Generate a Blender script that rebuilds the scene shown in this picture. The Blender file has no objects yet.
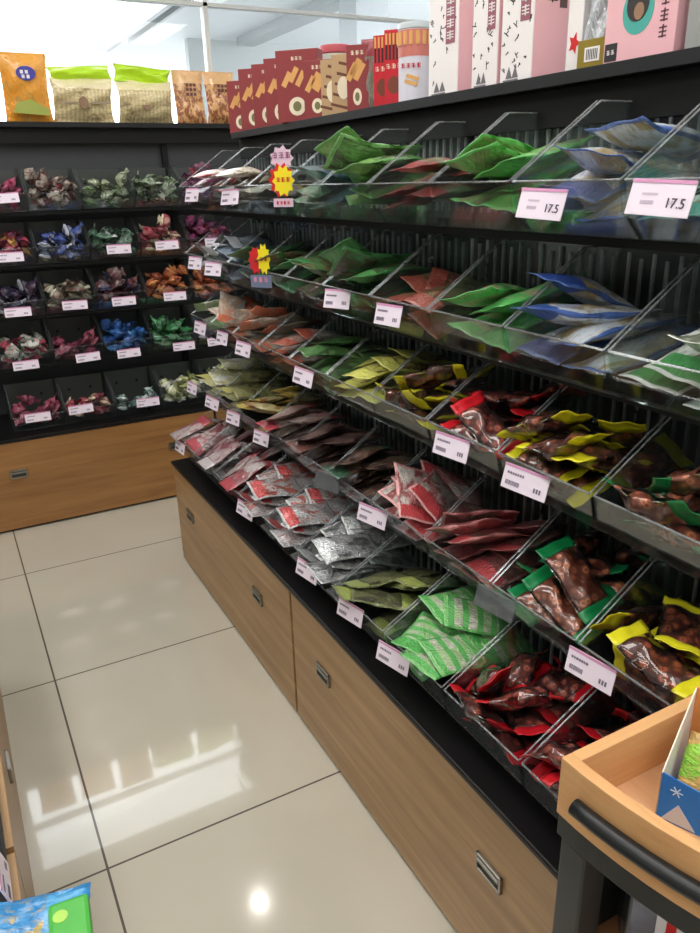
import bpy, bmesh, math, random
from mathutils import Vector, Matrix, Euler
PI = math.pi
SC = bpy.context.scene
COL = SC.collection

# ---------------------------------------------------------------- camera, world, light, exposure
F_PX, CX, CY, CAM_H = 747.03, 350.0, 466.5, 1.464
def _dir(px, py):
    return Vector((px - CX, -(py - CY), -F_PX)).normalized()
_Y = _dir(-82, 191); _X = _dir(1850, 140); _X = (_X - _Y * _X.dot(_Y)).normalized(); _Z = _X.cross(_Y)
ROT = Matrix((_X, _Y, _Z))                    # camera space -> world
cam_data = bpy.data.cameras.new('camera'); cam = bpy.data.objects.new('camera', cam_data); COL.objects.link(cam)
cam.matrix_world = Matrix.Translation((0, 0, CAM_H)) @ ROT.to_4x4()
cam_data.sensor_fit = 'VERTICAL'; cam_data.sensor_height = 24.0
cam_data.lens = F_PX / 933.0 * 24.0
cam_data.clip_start = 0.02; cam_data.clip_end = 200
SC.camera = cam
world = bpy.data.worlds.new('world'); SC.world = world; world.use_nodes = True
_bg = world.node_tree.nodes['Background']; _bg.inputs[0].default_value = (0.93, 0.97, 1.0, 1); _bg.inputs[1].default_value = 5.0
SC.view_settings.view_transform = 'Standard'; SC.view_settings.look = 'None'
SC.view_settings.gamma = 1.0; SC.view_settings.use_curve_mapping = False
SC.view_settings.exposure = 0.2
PANEL_STRENGTH = 7.0
try:
    SC.cycles.transparent_max_bounces = 40
    SC.cycles.max_bounces = 8
    SC.cycles.caustics_refractive = False
    SC.cycles.caustics_reflective = False
except Exception:
    pass

def ray(px, py):
    return ROT @ Vector((px - CX, -(py - CY), -F_PX))
def on_x(px, py, x):
    r = ray(px, py); return Vector((0, 0, CAM_H)) + r * (x / r.x)
def on_y(px, py, y):
    r = ray(px, py); return Vector((0, 0, CAM_H)) + r * (y / r.y)

# ---------------------------------------------------------------- materials
def srgb(r, g, b):
    f = lambda c: ((c / 255 + 0.055) / 1.055) ** 2.4 if c / 255 > 0.04045 else c / 255 / 12.92
    return (f(r), f(g), f(b), 1)
_M = {}
def _new(name):
    m = bpy.data.materials.new(name); m.use_nodes = True; m.node_tree.nodes.clear()
    return m, m.node_tree.nodes, m.node_tree.links
def _princ(n, l, out=True):
    b = n.new('ShaderNodeBsdfPrincipled')
    if out:
        o = n.new('ShaderNodeOutputMaterial'); l.new(b.outputs[0], o.inputs[0])
    return b
def _math(n, l, op, a, b=None, c=None):
    m = n.new('ShaderNodeMath'); m.operation = op
    for i, v in enumerate((a, b, c)):
        if v is None: continue
        if isinstance(v, (int, float)): m.inputs[i].default_value = v
        else: l.new(v, m.inputs[i])
    return m.outputs[0]
def _mix(n, l, fac, a, b):
    m = n.new('ShaderNodeMix'); m.data_type = 'RGBA'
    for i, v in ((0, fac), (6, a), (7, b)):
        if isinstance(v, (int, float, tuple)): m.inputs[i].default_value = v
        else: l.new(v, m.inputs[i])
    return m.outputs[2]
def _bump(n, l, h, s, d, b):
    bp = n.new('ShaderNodeBump'); bp.inputs['Strength'].default_value = s; bp.inputs['Distance'].default_value = d
    l.new(h, bp.inputs['Height']); l.new(bp.outputs[0], b.inputs['Normal'])
def plain(name, col, rough=0.5, metal=0.0, spec=0.5, grain=0.04, scale=40.0):
    if name in _M: return _M[name]
    m, n, l = _new(name); b = _princ(n, l)
    tc = n.new('ShaderNodeTexCoord'); nz = n.new('ShaderNodeTexNoise'); nz.inputs['Scale'].default_value = scale
    l.new(tc.outputs['Object'], nz.inputs['Vector'])
    dark = tuple(c * (1 - grain * 2) for c in col[:3]) + (1,); lite = tuple(min(1, c * (1 + grain * 2)) for c in col[:3]) + (1,)
    l.new(_mix(n, l, nz.outputs[0], dark, lite), b.inputs['Base Color'])
    b.inputs['Roughness'].default_value = rough; b.inputs['Metallic'].default_value = metal
    b.inputs['Specular IOR Level'].default_value = spec
    _bump(n, l, nz.outputs[0], 0.05, 0.002, b)
    _M[name] = m; return m
def wood(name, c1, c2, axis='Y', rough=0.38):
    if name in _M: return _M[name]
    m, n, l = _new(name); b = _princ(n, l)
    tc = n.new('ShaderNodeTexCoord'); mp = n.new('ShaderNodeMapping'); l.new(tc.outputs['Object'], mp.inputs[0])
    mp.inputs['Scale'].default_value = (18, 1.1, 18) if axis == 'Y' else (1.1, 18, 18)
    nz = n.new('ShaderNodeTexNoise'); nz.inputs['Scale'].default_value = 1.6; nz.inputs['Detail'].default_value = 6; nz.inputs['Distortion'].default_value = 0.6
    l.new(mp.outputs[0], nz.inputs['Vector'])
    n2 = n.new('ShaderNodeTexNoise'); n2.inputs['Scale'].default_value = 7; n2.inputs['Detail'].default_value = 4
    l.new(mp.outputs[0], n2.inputs['Vector'])
    v = _math(n, l, 'ADD', _math(n, l, 'MULTIPLY', nz.outputs[0], 0.75), _math(n, l, 'MULTIPLY', n2.outputs[0], 0.25))
    r = n.new('ShaderNodeValToRGB'); r.color_ramp.elements[0].position = 0.3; r.color_ramp.elements[0].color = c2
    r.color_ramp.elements[1].position = 0.68; r.color_ramp.elements[1].color = c1
    l.new(v, r.inputs[0]); l.new(r.outputs[0], b.inputs['Base Color'])
    b.inputs['Roughness'].default_value = rough; _bump(n, l, v, 0.06, 0.002, b)
    _M[name] = m; return m
def clear(name, tint=(0.93, 0.95, 0.95, 1), haze=0.05, rough=0.08, spec=1.0):
    """thin clear plastic / glass: see-through, a little milky, glossy at grazing angles"""
    if name in _M: return _M[name]
    m, n, l = _new(name); o = n.new('ShaderNodeOutputMaterial')
    t = n.new('ShaderNodeBsdfTransparent'); t.inputs[0].default_value = tint
    d = n.new('ShaderNodeBsdfDiffuse'); d.inputs[0].default_value = (0.75, 0.78, 0.8, 1)
    g = n.new('ShaderNodeBsdfGlossy'); g.inputs['Roughness'].default_value = rough
    tc = n.new('ShaderNodeTexCoord'); nz = n.new('ShaderNodeTexNoise'); nz.inputs['Scale'].default_value = 25
    l.new(tc.outputs['Object'], nz.inputs['Vector'])
    hz = _math(n, l, 'MULTIPLY', nz.outputs[0], haze * 2)
    m1 = n.new('ShaderNodeMixShader'); l.new(hz, m1.inputs[0]); l.new(t.outputs[0], m1.inputs[1]); l.new(d.outputs[0], m1.inputs[2])
    fr = n.new('ShaderNodeFresnel'); fr.inputs[0].default_value = 1.45
    m2 = n.new('ShaderNodeMixShader'); l.new(_math(n, l, 'MULTIPLY', fr.outputs[0], spec), m2.inputs[0])
    l.new(m1.outputs[0], m2.inputs[1]); l.new(g.outputs[0], m2.inputs[2]); l.new(m2.outputs[0], o.inputs[0])
    _M[name] = m; return m
def emit(name, col, s):
    if name in _M: return _M[name]
    m, n, l = _new(name); o = n.new('ShaderNodeOutputMaterial'); e = n.new('ShaderNodeEmission')
    e.inputs[0].default_value = col; e.inputs[1].default_value = s; l.new(e.outputs[0], o.inputs[0]); _M[name] = m; return m
def floor_mat():
    m, n, l = _new('polished_tile'); b = _princ(n, l); b.inputs['Coat Weight'].default_value = 0.6; b.inputs['Coat Roughness'].default_value = 0.02; b.inputs['Coat IOR'].default_value = 1.7
    tc = n.new('ShaderNodeTexCoord'); sp = n.new('ShaderNodeSeparateXYZ'); l.new(tc.outputs['Object'], sp.inputs[0])
    def line(c, off):
        a = _math(n, l, 'DIVIDE', _math(n, l, 'SUBTRACT', c, off), 0.8)
        fr = _math(n, l, 'FRACT', _math(n, l, 'ADD', a, 50.5))
        return _math(n, l, 'LESS_THAN', _math(n, l, 'ABSOLUTE', _math(n, l, 'SUBTRACT', fr, 0.5)), 0.0034)
    g = _math(n, l, 'MAXIMUM', line(sp.outputs[0], 0.085), line(sp.outputs[1], 0.6))
    nz = n.new('ShaderNodeTexNoise'); nz.inputs['Scale'].default_value = 2.2; nz.inputs['Detail'].default_value = 5; nz.inputs['Distortion'].default_value = 1.2
    l.new(tc.outputs['Object'], nz.inputs['Vector'])
    base = _mix(n, l, nz.outputs[0], srgb(188, 183, 167), srgb(205, 200, 184))
    l.new(_mix(n, l, g, base, srgb(75, 66, 56)), b.inputs['Base Color'])
    l.new(_math(n, l, 'ADD', _math(n, l, 'MULTIPLY', g, 0.5), 0.10), b.inputs['Roughness'])
    b.inputs['IOR'].default_value = 1.6
    n3 = n.new('ShaderNodeTexNoise'); n3.inputs['Scale'].default_value = 5; l.new(tc.outputs['Object'], n3.inputs['Vector'])
    h = _math(n, l, 'SUBTRACT', _math(n, l, 'MULTIPLY', n3.outputs[0], 0.6), g)
    _bump(n, l, h, 0.06, 0.004, b)
    return m
def print_mat(name, base, band, blot, edge=None, metal=0.0, rough=0.28, scale=3.0, thr=0.55, stripes=False, see=0.0, fine=0.0):
    """printed wrapper foil: base colour, a band at one end, printed picture blotches, seal edges, small print"""
    if name in _M: return _M[name]
    m, n, l = _new(name); b = _princ(n, l)
    uv = n.new('ShaderNodeUVMap'); uv.uv_map = 'uv'
    oi = n.new('ShaderNodeObjectInfo'); ad = n.new('ShaderNodeVectorMath'); ad.operation = 'ADD'
    l.new(uv.outputs[0], ad.inputs[0])
    rv = n.new('ShaderNodeCombineXYZ'); l.new(_math(n, l, 'MULTIPLY', oi.outputs['Random'], 17.0), rv.inputs[2]); l.new(rv.outputs[0], ad.inputs[1])
    sp = n.new('ShaderNodeSeparateXYZ'); l.new(uv.outputs[0], sp.inputs[0]); u, v = sp.outputs[0], sp.outputs[1]
    nz = n.new('ShaderNodeTexNoise'); nz.inputs['Scale'].default_value = scale; nz.inputs['Detail'].default_value = 3; nz.inputs['Distortion'].default_value = 0.8
    l.new(ad.outputs[0], nz.inputs['Vector'])
    mk = n.new('ShaderNodeMapRange'); mk.inputs[1].default_value = thr - 0.03; mk.inputs[2].default_value = thr + 0.03; l.new(nz.outputs[0], mk.inputs[0])
    vo = n.new('ShaderNodeTexVoronoi'); vo.inputs['Scale'].default_value = scale * 4; l.new(ad.outputs[0], vo.inputs['Vector'])
    dark = tuple(c * 0.5 for c in blot[:3]) + (1,)
    pic = _mix(n, l, vo.outputs['Distance'], blot, dark)
    c = _mix(n, l, mk.outputs[0], base, pic)
    # what shows through the film: small mottling of the contents
    nf = n.new('ShaderNodeTexNoise'); nf.inputs['Scale'].default_value = scale * 6; nf.inputs['Detail'].default_value = 4; l.new(ad.outputs[0], nf.inputs['Vector'])
    mf = n.new('ShaderNodeMapRange'); mf.inputs[1].default_value = 0.50; mf.inputs[2].default_value = 0.66; mf.inputs[4].default_value = 0.55; l.new(nf.outputs[0], mf.inputs[0])
    c = _mix(n, l, mf.outputs[0], c, pic)
    if fine:
        wf = n.new('ShaderNodeTexWave'); wf.bands_direction = 'Y'; wf.inputs['Scale'].default_value = fine; wf.inputs['Distortion'].default_value = 2.0; wf.inputs['Detail'].default_value = 2; l.new(ad.outputs[0], wf.inputs[0])
        c = _mix(n, l, _math(n, l, 'MULTIPLY', wf.outputs[1], 0.6), c, blot)
    c = _mix(n, l, _math(n, l, 'GREATER_THAN', u, 0.76), c, band)
    # small print: broken dashes in a block
    br = n.new('ShaderNodeTexBrick'); br.inputs['Scale'].default_value = 9; br.inputs['Mortar Size'].default_value = 0.035
    br.inputs['Color1'].default_value = (1, 1, 1, 1); br.inputs['Color2'].default_value = (0, 0, 0, 1); br.inputs['Mortar'].default_value = (0, 0, 0, 1)
    l.new(ad.outputs[0], br.inputs[0])
    blk = _math(n, l, 'MULTIPLY', _math(n, l, 'LESS_THAN', _math(n, l, 'ABSOLUTE', _math(n, l, 'SUBTRACT', u, 0.63)), 0.09),
                _math(n, l, 'LESS_THAN', _math(n, l, 'ABSOLUTE', _math(n, l, 'SUBTRACT', v, 0.5)), 0.3))
    sep = n.new('ShaderNodeSeparateColor'); l.new(br.outputs[0], sep.inputs[0])
    c = _mix(n, l, _math(n, l, 'MULTIPLY', blk, sep.outputs[0]), c, edge or band)
    if edge:
        e = _math(n, l, 'MAXIMUM', _math(n, l, 'GREATER_THAN', _math(n, l, 'ABSOLUTE', _math(n, l, 'SUBTRACT', v, 0.5)), 0.45),
                  _math(n, l, 'GREATER_THAN', _math(n, l, 'ABSOLUTE', _math(n, l, 'SUBTRACT', u, 0.5)), 0.455))
        c = _mix(n, l, e, c, edge)
    if stripes:
        w = n.new('ShaderNodeTexWave'); w.inputs['Scale'].default_value = 1.6; l.new(ad.outputs[0], w.inputs[0])
        c = _mix(n, l, _math(n, l, 'GREATER_THAN', w.outputs[1], 0.62), c, band)
    l.new(c, b.inputs['Base Color'])
    b.inputs['Metallic'].default_value = metal; b.inputs['Roughness'].default_value = rough
    b.inputs['Coat Weight'].default_value = 0.6; b.inputs['Coat Roughness'].default_value = 0.12
    n4 = n.new('ShaderNodeTexNoise'); n4.inputs['Scale'].default_value = 9; n4.inputs['Distortion'].default_value = 1.5; l.new(ad.outputs[0], n4.inputs['Vector'])
    _bump(n, l, _math(n, l, 'ADD', n4.outputs[0], _math(n, l, 'MULTIPLY', nf.outputs[0], 0.35)), 0.75, 0.008, b)
    if see: b.inputs['Alpha'].default_value = 1 - see
    _M[name] = m; return m
def filling_mat(name, c1, c2):
    if name in _M: return _M[name]
    m, n, l = _new(name); b = _princ(n, l)
    tc = n.new('ShaderNodeTexCoord'); oi = n.new('ShaderNodeObjectInfo')
    ad = n.new('ShaderNodeVectorMath'); l.new(tc.outputs['Object'], ad.inputs[0]); l.new(oi.outputs['Random'], ad.inputs[1])
    vo = n.new('ShaderNodeTexVoronoi'); vo.inputs['Scale'].default_value = 60; l.new(ad.outputs[0], vo.inputs['Vector'])
    rp = n.new('ShaderNodeValToRGB'); e = rp.color_ramp.elements; e[0].position = 0.0; e[0].color = c1; e[1].position = 1.0; e[1].color = c1
    for p_, c_ in ((0.16, c2), (0.24, tuple(min(1, q * 1.9) for q in c2[:3]) + (1,)), (0.32, c2), (0.5, c1)):
        k_ = e.new(p_); k_.color = c_
    l.new(_math(n, l, 'MULTIPLY', vo.outputs['Distance'], 0.9), rp.inputs[0]); l.new(rp.outputs[0], b.inputs['Base Color'])
    b.inputs['Roughness'].default_value = 0.3; _bump(n, l, vo.outputs['Distance'], 0.9, 0.004, b)
    _M[name] = m; return m

# ---------------------------------------------------------------- mesh helpers
def link(name, me, mat=None, parent=None):
    o = bpy.data.objects.new(name, me); COL.objects.link(o)
    if mat is not None and me is not None and not me.materials: me.materials.append(mat)
    if parent is not None: o.parent = parent
    return o
def tag(o, label=None, cat=None, group=None, kind=None):
    if label: o['label'] = label
    if cat: o['category'] = cat
    if group: o['group'] = group
    if kind: o['kind'] = kind
    return o
def empty(name, loc=(0, 0, 0), rz=0.0):
    o = bpy.data.objects.new(name, None); COL.objects.link(o); o.location = loc; o.rotation_euler = (0, 0, rz); o.empty_display_size = 0.05
    return o
class MB:
    def __init__(s): s.b = bmesh.new()
    def box(s, x0, x1, y0, y1, z0, z1, M=None):
        vs = [s.b.verts.new(((M @ Vector(p)) if M else p)) for p in ((x0,y0,z0),(x1,y0,z0),(x1,y1,z0),(x0,y1,z0),(x0,y0,z1),(x1,y0,z1),(x1,y1,z1),(x0,y1,z1))]
        for f in ((3,2,1,0),(4,5,6,7),(0,1,5,4),(1,2,6,5),(2,3,7,6),(3,0,4,7)): s.b.faces.new([vs[i] for i in f])
        return s
    def prism(s, pts, h, M=None):
        """polygon pts (x,y) extruded z 0..h, then transformed by M"""
        lo = [Vector((p[0], p[1], 0)) for p in pts]; hi = [Vector((p[0], p[1], h)) for p in pts]
        if M: lo = [M @ v for v in lo]; hi = [M @ v for v in hi]
        a = [s.b.verts.new(v) for v in lo]; c = [s.b.verts.new(v) for v in hi]
        s.b.faces.new(list(reversed(a))); s.b.faces.new(c); k = len(pts)
        for i in range(k): s.b.faces.new((a[i], a[(i+1) % k], c[(i+1) % k], c[i]))
        return s
    def tube(s, pts, r, seg=10, cap=True):
        pts = [Vector(p) for p in pts]; rings = []
        for i, p in enumerate(pts):
            d = (pts[min(i+1, len(pts)-1)] - pts[max(i-1, 0)]).normalized()
            up = Vector((0, 0, 1)) if abs(d.z) < 0.9 else Vector((1, 0, 0))
            a = d.cross(up).normalized(); b = a.cross(d)
            rings.append([s.b.verts.new(p + (a * math.cos(t) + b * math.sin(t)) * r) for t in [2*PI*k/seg for k in range(seg)]])
        for q, w in zip(rings, rings[1:]):
            for k in range(seg): s.b.faces.new((q[k], q[(k+1) % seg], w[(k+1) % seg], w[k]))
        if cap:
            s.b.faces.new(list(reversed(rings[0]))); s.b.faces.new(rings[-1])
        return s
    def me(s, name, bevel=0.0, smooth=False):
        bmesh.ops.recalc_face_normals(s.b, faces=s.b.faces)
        if bevel: bmesh.ops.bevel(s.b, geom=s.b.edges[:], offset=bevel, segments=2, affect='EDGES', profile=0.6, clamp_overlap=True)
        m = bpy.data.meshes.new(name); s.b.to_mesh(m); s.b.free()
        if smooth: m.polygons.foreach_set('use_smooth', [True] * len(m.polygons))
        return m
    def obj(s, name, mat, parent=None, bevel=0.0, smooth=False):
        return link(name, s.me(name, bevel, smooth), mat, parent)
def boxo(name, x0, x1, y0, y1, z0, z1, mat, parent=None, bevel=0.002):
    return MB().box(x0, x1, y0, y1, z0, z1).obj(name, mat, parent, bevel)
def text_mesh(txt, size):
    c = bpy.data.curves.new('t', 'FONT'); c.body = txt; c.size = size; c.extrude = 0.0004; c.align_x = 'CENTER'; c.align_y = 'CENTER'
    o = bpy.data.objects.new('t', c); COL.objects.link(o); bpy.context.view_layer.update()
    me = bpy.data.meshes.new_from_object(o.evaluated_get(bpy.context.evaluated_depsgraph_get())); bpy.data.objects.remove(o)
    return me
def wrapper(name, L, W, T, nu, nv, seed, u0=0.0, u1=1.0, seal=0.1, twist=False, lump=0.15, grow=1.0):
    """closed cushion shape between two grids: L along x, W along y; uv map 'uv' over the full wrapper"""
    rnd = random.Random(seed); ph = [rnd.uniform(0, 6.28) for _ in range(8)]; dent = rnd.uniform(-0.25, 0.25)
    V, Fc, UV = [], [], []
    def P(i, j, s):
        u = u0 + (u1 - u0) * i / nu; v = j / nv
        t = min(1, max(0, (u - seal) / (1 - 2 * seal))); e = max(0.0, math.sin(PI * t)) ** 0.55
        h = T / 2 * e * max(0.0, math.sin(PI * v)) ** 0.6
        h *= 1 + lump * math.sin(9 * u + ph[0]) * math.sin(7 * v + ph[1]) + dent * math.sin(5 * v + ph[2]) * 0.5
        wv = W
        if twist:
            q = min(u, 1 - u)
            if q < seal: wv = W * (0.35 + 0.6 * abs(q - seal * 0.75) / seal)
        else: wv = W * (1 - 0.07 * e)
        rip = T * 0.05 * (1 - e) * math.sin(11 * v + ph[3] + 3 * u) + T * 0.07 * e * math.sin(16 * u + 9 * v + ph[4] + s)
        bend = T * 0.22 * math.sin(4.5 * u + ph[5]) * (1 if not twist else 0.4)
        if grow < 1: h *= 0.92 + 0.16 * math.sin(30 * u + ph[6]) * math.sin(17 * v + ph[7])
        z = s * (h + 0.0005) * grow + rip + bend
        return ((u - 0.5) * L, (v - 0.5) * wv * (grow if grow < 1 else 1), z), (u, v)
    for s in (1, -1):
        for i in range(nu + 1):
            for j in range(nv + 1):
                p, q = P(i, j, s); V.append(p); UV.append(q)
    w = nv + 1; n0 = (nu + 1) * w
    for i in range(nu):
        for j in range(nv):
            a = i * w + j; Fc.append((a, a + w, a + w + 1, a + 1)); b = a + n0; Fc.append((b, b + 1, b + w + 1, b + w))
    ring = [i * w for i in range(nu + 1)] + [nu * w + j for j in range(1, nv + 1)] + [i * w + nv for i in range(nu - 1, -1, -1)] + [j for j in range(nv - 1, 0, -1)]
    for k in range(len(ring)):
        a, b = ring[k], ring[(k + 1) % len(ring)]; Fc.append((b, a, a + n0, b + n0))
    me = bpy.data.meshes.new(name); me.from_pydata(V, [], Fc)
    ul = me.uv_layers.new(name='uv')
    for lp in me.loops: ul.data[lp.index].uv = UV[lp.vertex_index]
    me.polygons.foreach_set('use_smooth', [True] * len(me.polygons))
    return me
def with_mat(me, mat, cache={}):
    k = (me.name, mat.name)
    if k not in cache:
        c = me.copy(); c.materials.clear(); c.materials.append(mat); cache[k] = c
    return cache[k]
def copy_tree(o, parent=None):
    c = o.copy(); COL.objects.link(c); c.parent = parent
    for ch in [x for x in o.children]: copy_tree(ch, c)
    return c
# ---------------------------------------------------------------- room shell
BLACK = plain('black_steel', srgb(20, 20, 21), 0.55, spec=0.2)
COUNTER = plain('black_counter', srgb(17, 16, 17), 0.35, spec=0.25)
RWOOD = wood('oak_front', srgb(180, 144, 100), srgb(138, 104, 66), 'X')
BWOOD = wood('honey_oak_front', srgb(164, 118, 70), srgb(128, 87, 46), 'X')
CARTWOOD = wood('beech', srgb(226, 178, 124), srgb(200, 146, 94), 'Y', 0.45)
WHITE = plain('white_paint', srgb(226, 228, 228), 0.6)
METAL = plain('brushed_metal', srgb(150, 148, 140), 0.3, 0.9)
PLASTIC = clear('clear_plastic', (0.94, 0.96, 0.96, 1), 0.010, 0.08, 0.30)
RIM = clear('clear_plastic_edge', (0.80, 0.84, 0.85, 1), 0.24, 0.12, 1.0)
RIB = clear('frosted_rib', (0.85, 0.88, 0.9, 1), 0.42, 0.12, 1.0)
DIMRIM = clear('soft_plastic_edge', (0.82, 0.85, 0.86, 1), 0.06, 0.2, 0.5)
GLASS = clear('window_glass', (0.98, 0.99, 0.99, 1), 0.0, 0.01, 0.6)
def struct(o): o['kind'] = 'structure'; return o
struct(MB().box(-3, 3.4, -3, 4.0, -0.1, 0).obj('floor', floor_mat()))
struct(MB().box(-3, 3.4, -3, 4.06, 2.8, 2.9).obj('ceiling', WHITE))
struct(MB().box(-3.1, -3.0, -3, 4.06, -0.1, 2.9).obj('wall_left', WHITE))
struct(MB().box(3.4, 3.5, -3, 4.06, -0.1, 2.9).obj('wall_right', WHITE))
struct(MB().box(-3.1, 3.5, -3.1, -3.0, -0.1, 2.9).obj('wall_behind', WHITE))
# glass shop front behind the shelving
w = struct(MB().box(-3, 3.4, 4.12, 4.13, 0.0, 2.8).obj('window_1', GLASS))
fr = MB(); fr.box(-3, 3.4, 4.1, 4.15, 2.287, 2.303)
for x in (-1.9, -0.8, 1.43, 2.9): fr.box(x - 0.011, x + 0.011, 4.1, 4.15, 0, 2.8)
struct(fr.obj('window_frame', WHITE, w))
struct(MB().box(-3, 3.4, 4.0, 4.09, 0, 0.6).box(-3, 3.4, 4.02, 4.09, 2.62, 2.8).box(-3, -0.12, 4.0, 4.09, 0.6, 2.62).obj('wall_back', plain('back_wall_paint', srgb(190, 190, 186), 0.6)))
# pale arcade seen through the glass
struct(MB().box(-8, 9, 4.2, 16, -0.15, -0.05).obj('floor_outside', plain('arcade_floor', srgb(120, 122, 122), 0.5)))
struct(MB().box(2.05, 9, 4.25, 14, 2.95, 3.05).obj('ceiling_outside', plain('arcade_ceiling', srgb(215, 218, 220), 0.6)))
struct(MB().box(2.9, 9, 9.0, 9.1, -0.05, 2.95).obj('wall_outside', plain('arcade_wall', srgb(168, 172, 172), 0.6)))
struct(MB().box(2.0, 2.05, 4.25, 9, 2.78, 3.05).box(2.25, 2.28, 4.25, 9, 2.86, 2.95).box(3.4, 3.6, 4.3, 8.8, 2.87, 2.95).obj('trim_1', plain('arcade_trim', srgb(165, 169, 171), 0.5)))
struct(MB().box(3.35, 3.65, 6.0, 6.3, -0.05, 2.95).obj('trim_2', plain('arcade_trim', srgb(165, 169, 171), 0.5)))

# ceiling lamps; the panels are unseen, added to light the room
def panel(x, y, sx, sy, lab):
    r = empty('added_ceiling_light', (x, y, 2.8)); tag(r, lab, 'ceiling light', 'added ceiling light panels')
    f = MB(); t = 0.02
    for a in ((-sx, sx, -sy, -sy + t), (-sx, sx, sy - t, sy), (-sx, -sx + t, -sy, sy), (sx - t, sx, -sy, sy)): f.box(a[0], a[1], a[2], a[3], -0.03, -0.001)
    f.obj('light_frame', WHITE, r)
    MB().box(-sx + t, sx - t, -sy + t, sy - t, -0.02, -0.002).obj('diffuser', emit('added_panel_light', (1.0, 0.97, 0.93, 1), PANEL_STRENGTH), r)
for x, y, w_ in ((-0.9, 0.4, 'left of the aisle'), (-0.9, 2.3, 'left of the aisle far end'), (0.35, -0.6, 'over the aisle behind the viewer'), (0.3, 2.45, 'over the far end of the aisle'), (0.35, 1.0, 'over the middle of the aisle'), (2.1, 0.4, 'right of the shelving'), (2.1, 2.4, 'right of the shelving far end'), (-0.9, -1.7, 'rear left'), (1.6, -1.7, 'rear right')):  # far-end panel is added to brighten the goods on the top shelves
    panel(x, y, 0.3, 0.6, 'added square white ceiling light panel ' + w_)
for x, y in ((1.04, 3.33), (-0.5, 3.33)):
    r = empty('downlight', (x, y, 2.8)); tag(r, 'small round downlight in the ceiling ' + ('by the corner of the shelves' if x > 0 else 'over the far left shelves'), 'downlight', 'round downlights')
    c = [(0.055 * math.cos(2*PI*k/24), 0.055 * math.sin(2*PI*k/24)) for k in range(24)]; c2 = [(a * 0.75, b * 0.75) for a, b in c]
    MB().prism(c, 0.012, Matrix.Translation((0, 0, -0.013))).obj('trim_ring', WHITE, r)
    MB().prism(c2, 0.004, Matrix.Translation((0, 0, -0.018))).obj('bulb', emit('downlight_lamp', (1, 0.95, 0.88, 1), 90), r)

# ---------------------------------------------------------------- base cabinets and counters
# local frame of a shelving run: x along the run, y into the depth, z up
RIGHT = Matrix.Translation((0.684, 2.80, 0)) @ Matrix.Rotation(-PI/2, 4, 'Z')
BACK = Matrix.Translation((-0.057, 3.454, 0))
MOD = 1.14
def place(o, M): o.matrix_world = M @ o.matrix_basis; return o
def ring_pull(parent, x, z):
    h = MB()
    for a in ((-0.036, 0.036, 0.014, 0.019), (-0.036, 0.036, -0.019, -0.014), (-0.036, -0.030, -0.019, 0.019), (0.030, 0.036, -0.019, 0.019)):
        h.box(x + a[0], x + a[1], -0.007, 0.0, z + a[2], z + a[3])
    hh = h.obj('handle', METAL, parent, 0.0012)
    boxo('handle_recess', x - 0.030, x + 0.030, -0.0015, 0.0, z - 0.014, z + 0.014, plain('dark_recess', srgb(60, 55, 48), 0.5), hh, 0)
    boxo('pull_bar', x - 0.030, x + 0.030, -0.008, -0.004, z + 0.002, z + 0.010, METAL, hh, 0.001)
def cabinet(M, i, wood_m, label, grp, hx=(0.195, 0.885)):
    r = empty('base_cabinet'); tag(r, label, 'cabinet', grp)
    x0 = i * MOD + 0.005; x1 = (i + 1) * MOD - 0.005
    boxo('carcass', x0, x1, 0.020, 0.46, 0.0, 0.420, plain('dark_carcass', srgb(38, 34, 30), 0.6), r, 0)
    d = boxo('drawer_front', x0 + 0.002, x1 - 0.002, 0.0, 0.018, 0.012, 0.418, wood_m, r, 0.0015)
    for h in hx: ring_pull(d, i * MOD + h, 0.272)
    place(r, M); return r
def counter(M, x0, x1, y1, label):
    o = boxo('worktop', x0, x1, -0.006, y1, 0.422, 0.437, COUNTER, None, 0.004); tag(o, label, 'worktop'); place(o, M)
cabinet(RIGHT, 0, RWOOD, 'oak-fronted base cabinet of the right shelving, farther from the cart', 'oak base cabinets')
cabinet(RIGHT, 1, RWOOD, 'oak-fronted base cabinet of the right shelving, next to the wooden cart', 'oak base cabinets', (0.198, 0.878))
cabinet(BACK, 0, BWOOD, 'honey oak base cabinet under the far shelving facing the viewer', 'oak base cabinets', (0.212, 0.93))
cabinet(BACK, 1, BWOOD, 'honey oak base cabinet in the far corner behind the right shelving', 'oak base cabinets')
cabinet(BACK, -1, BWOOD, 'honey oak base cabinet of the far shelving beyond the left picture edge', 'oak base cabinets')
counter(RIGHT, 0.0, 2 * MOD, 0.46, 'long black worktop ledge in front of the bottom row of right bins')
counter(BACK, -MOD, 2 * MOD, 0.46, 'long black worktop ledge under the far shelving')
# left run: only its face edge and ledge come into the picture
LEFT = Matrix.Translation((-0.07, -0.02, 0)) @ Matrix.Rotation(PI/2, 4, 'Z')
cabinet(LEFT, 0, RWOOD, 'oak-fronted base cabinet at the near left picture edge', 'oak base cabinets')
cabinet(LEFT, 1, RWOOD, 'oak-fronted base cabinet at the left picture edge, farther along', 'oak base cabinets', (0.40, 0.885))
o = boxo('worktop', 0, 2 * MOD, 0.012, 0.46, 0.422, 0.437, COUNTER, None, 0.004); tag(o, 'black worktop ledge of the left-hand cabinets at picture edge', 'worktop'); place(o, LEFT)

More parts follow.
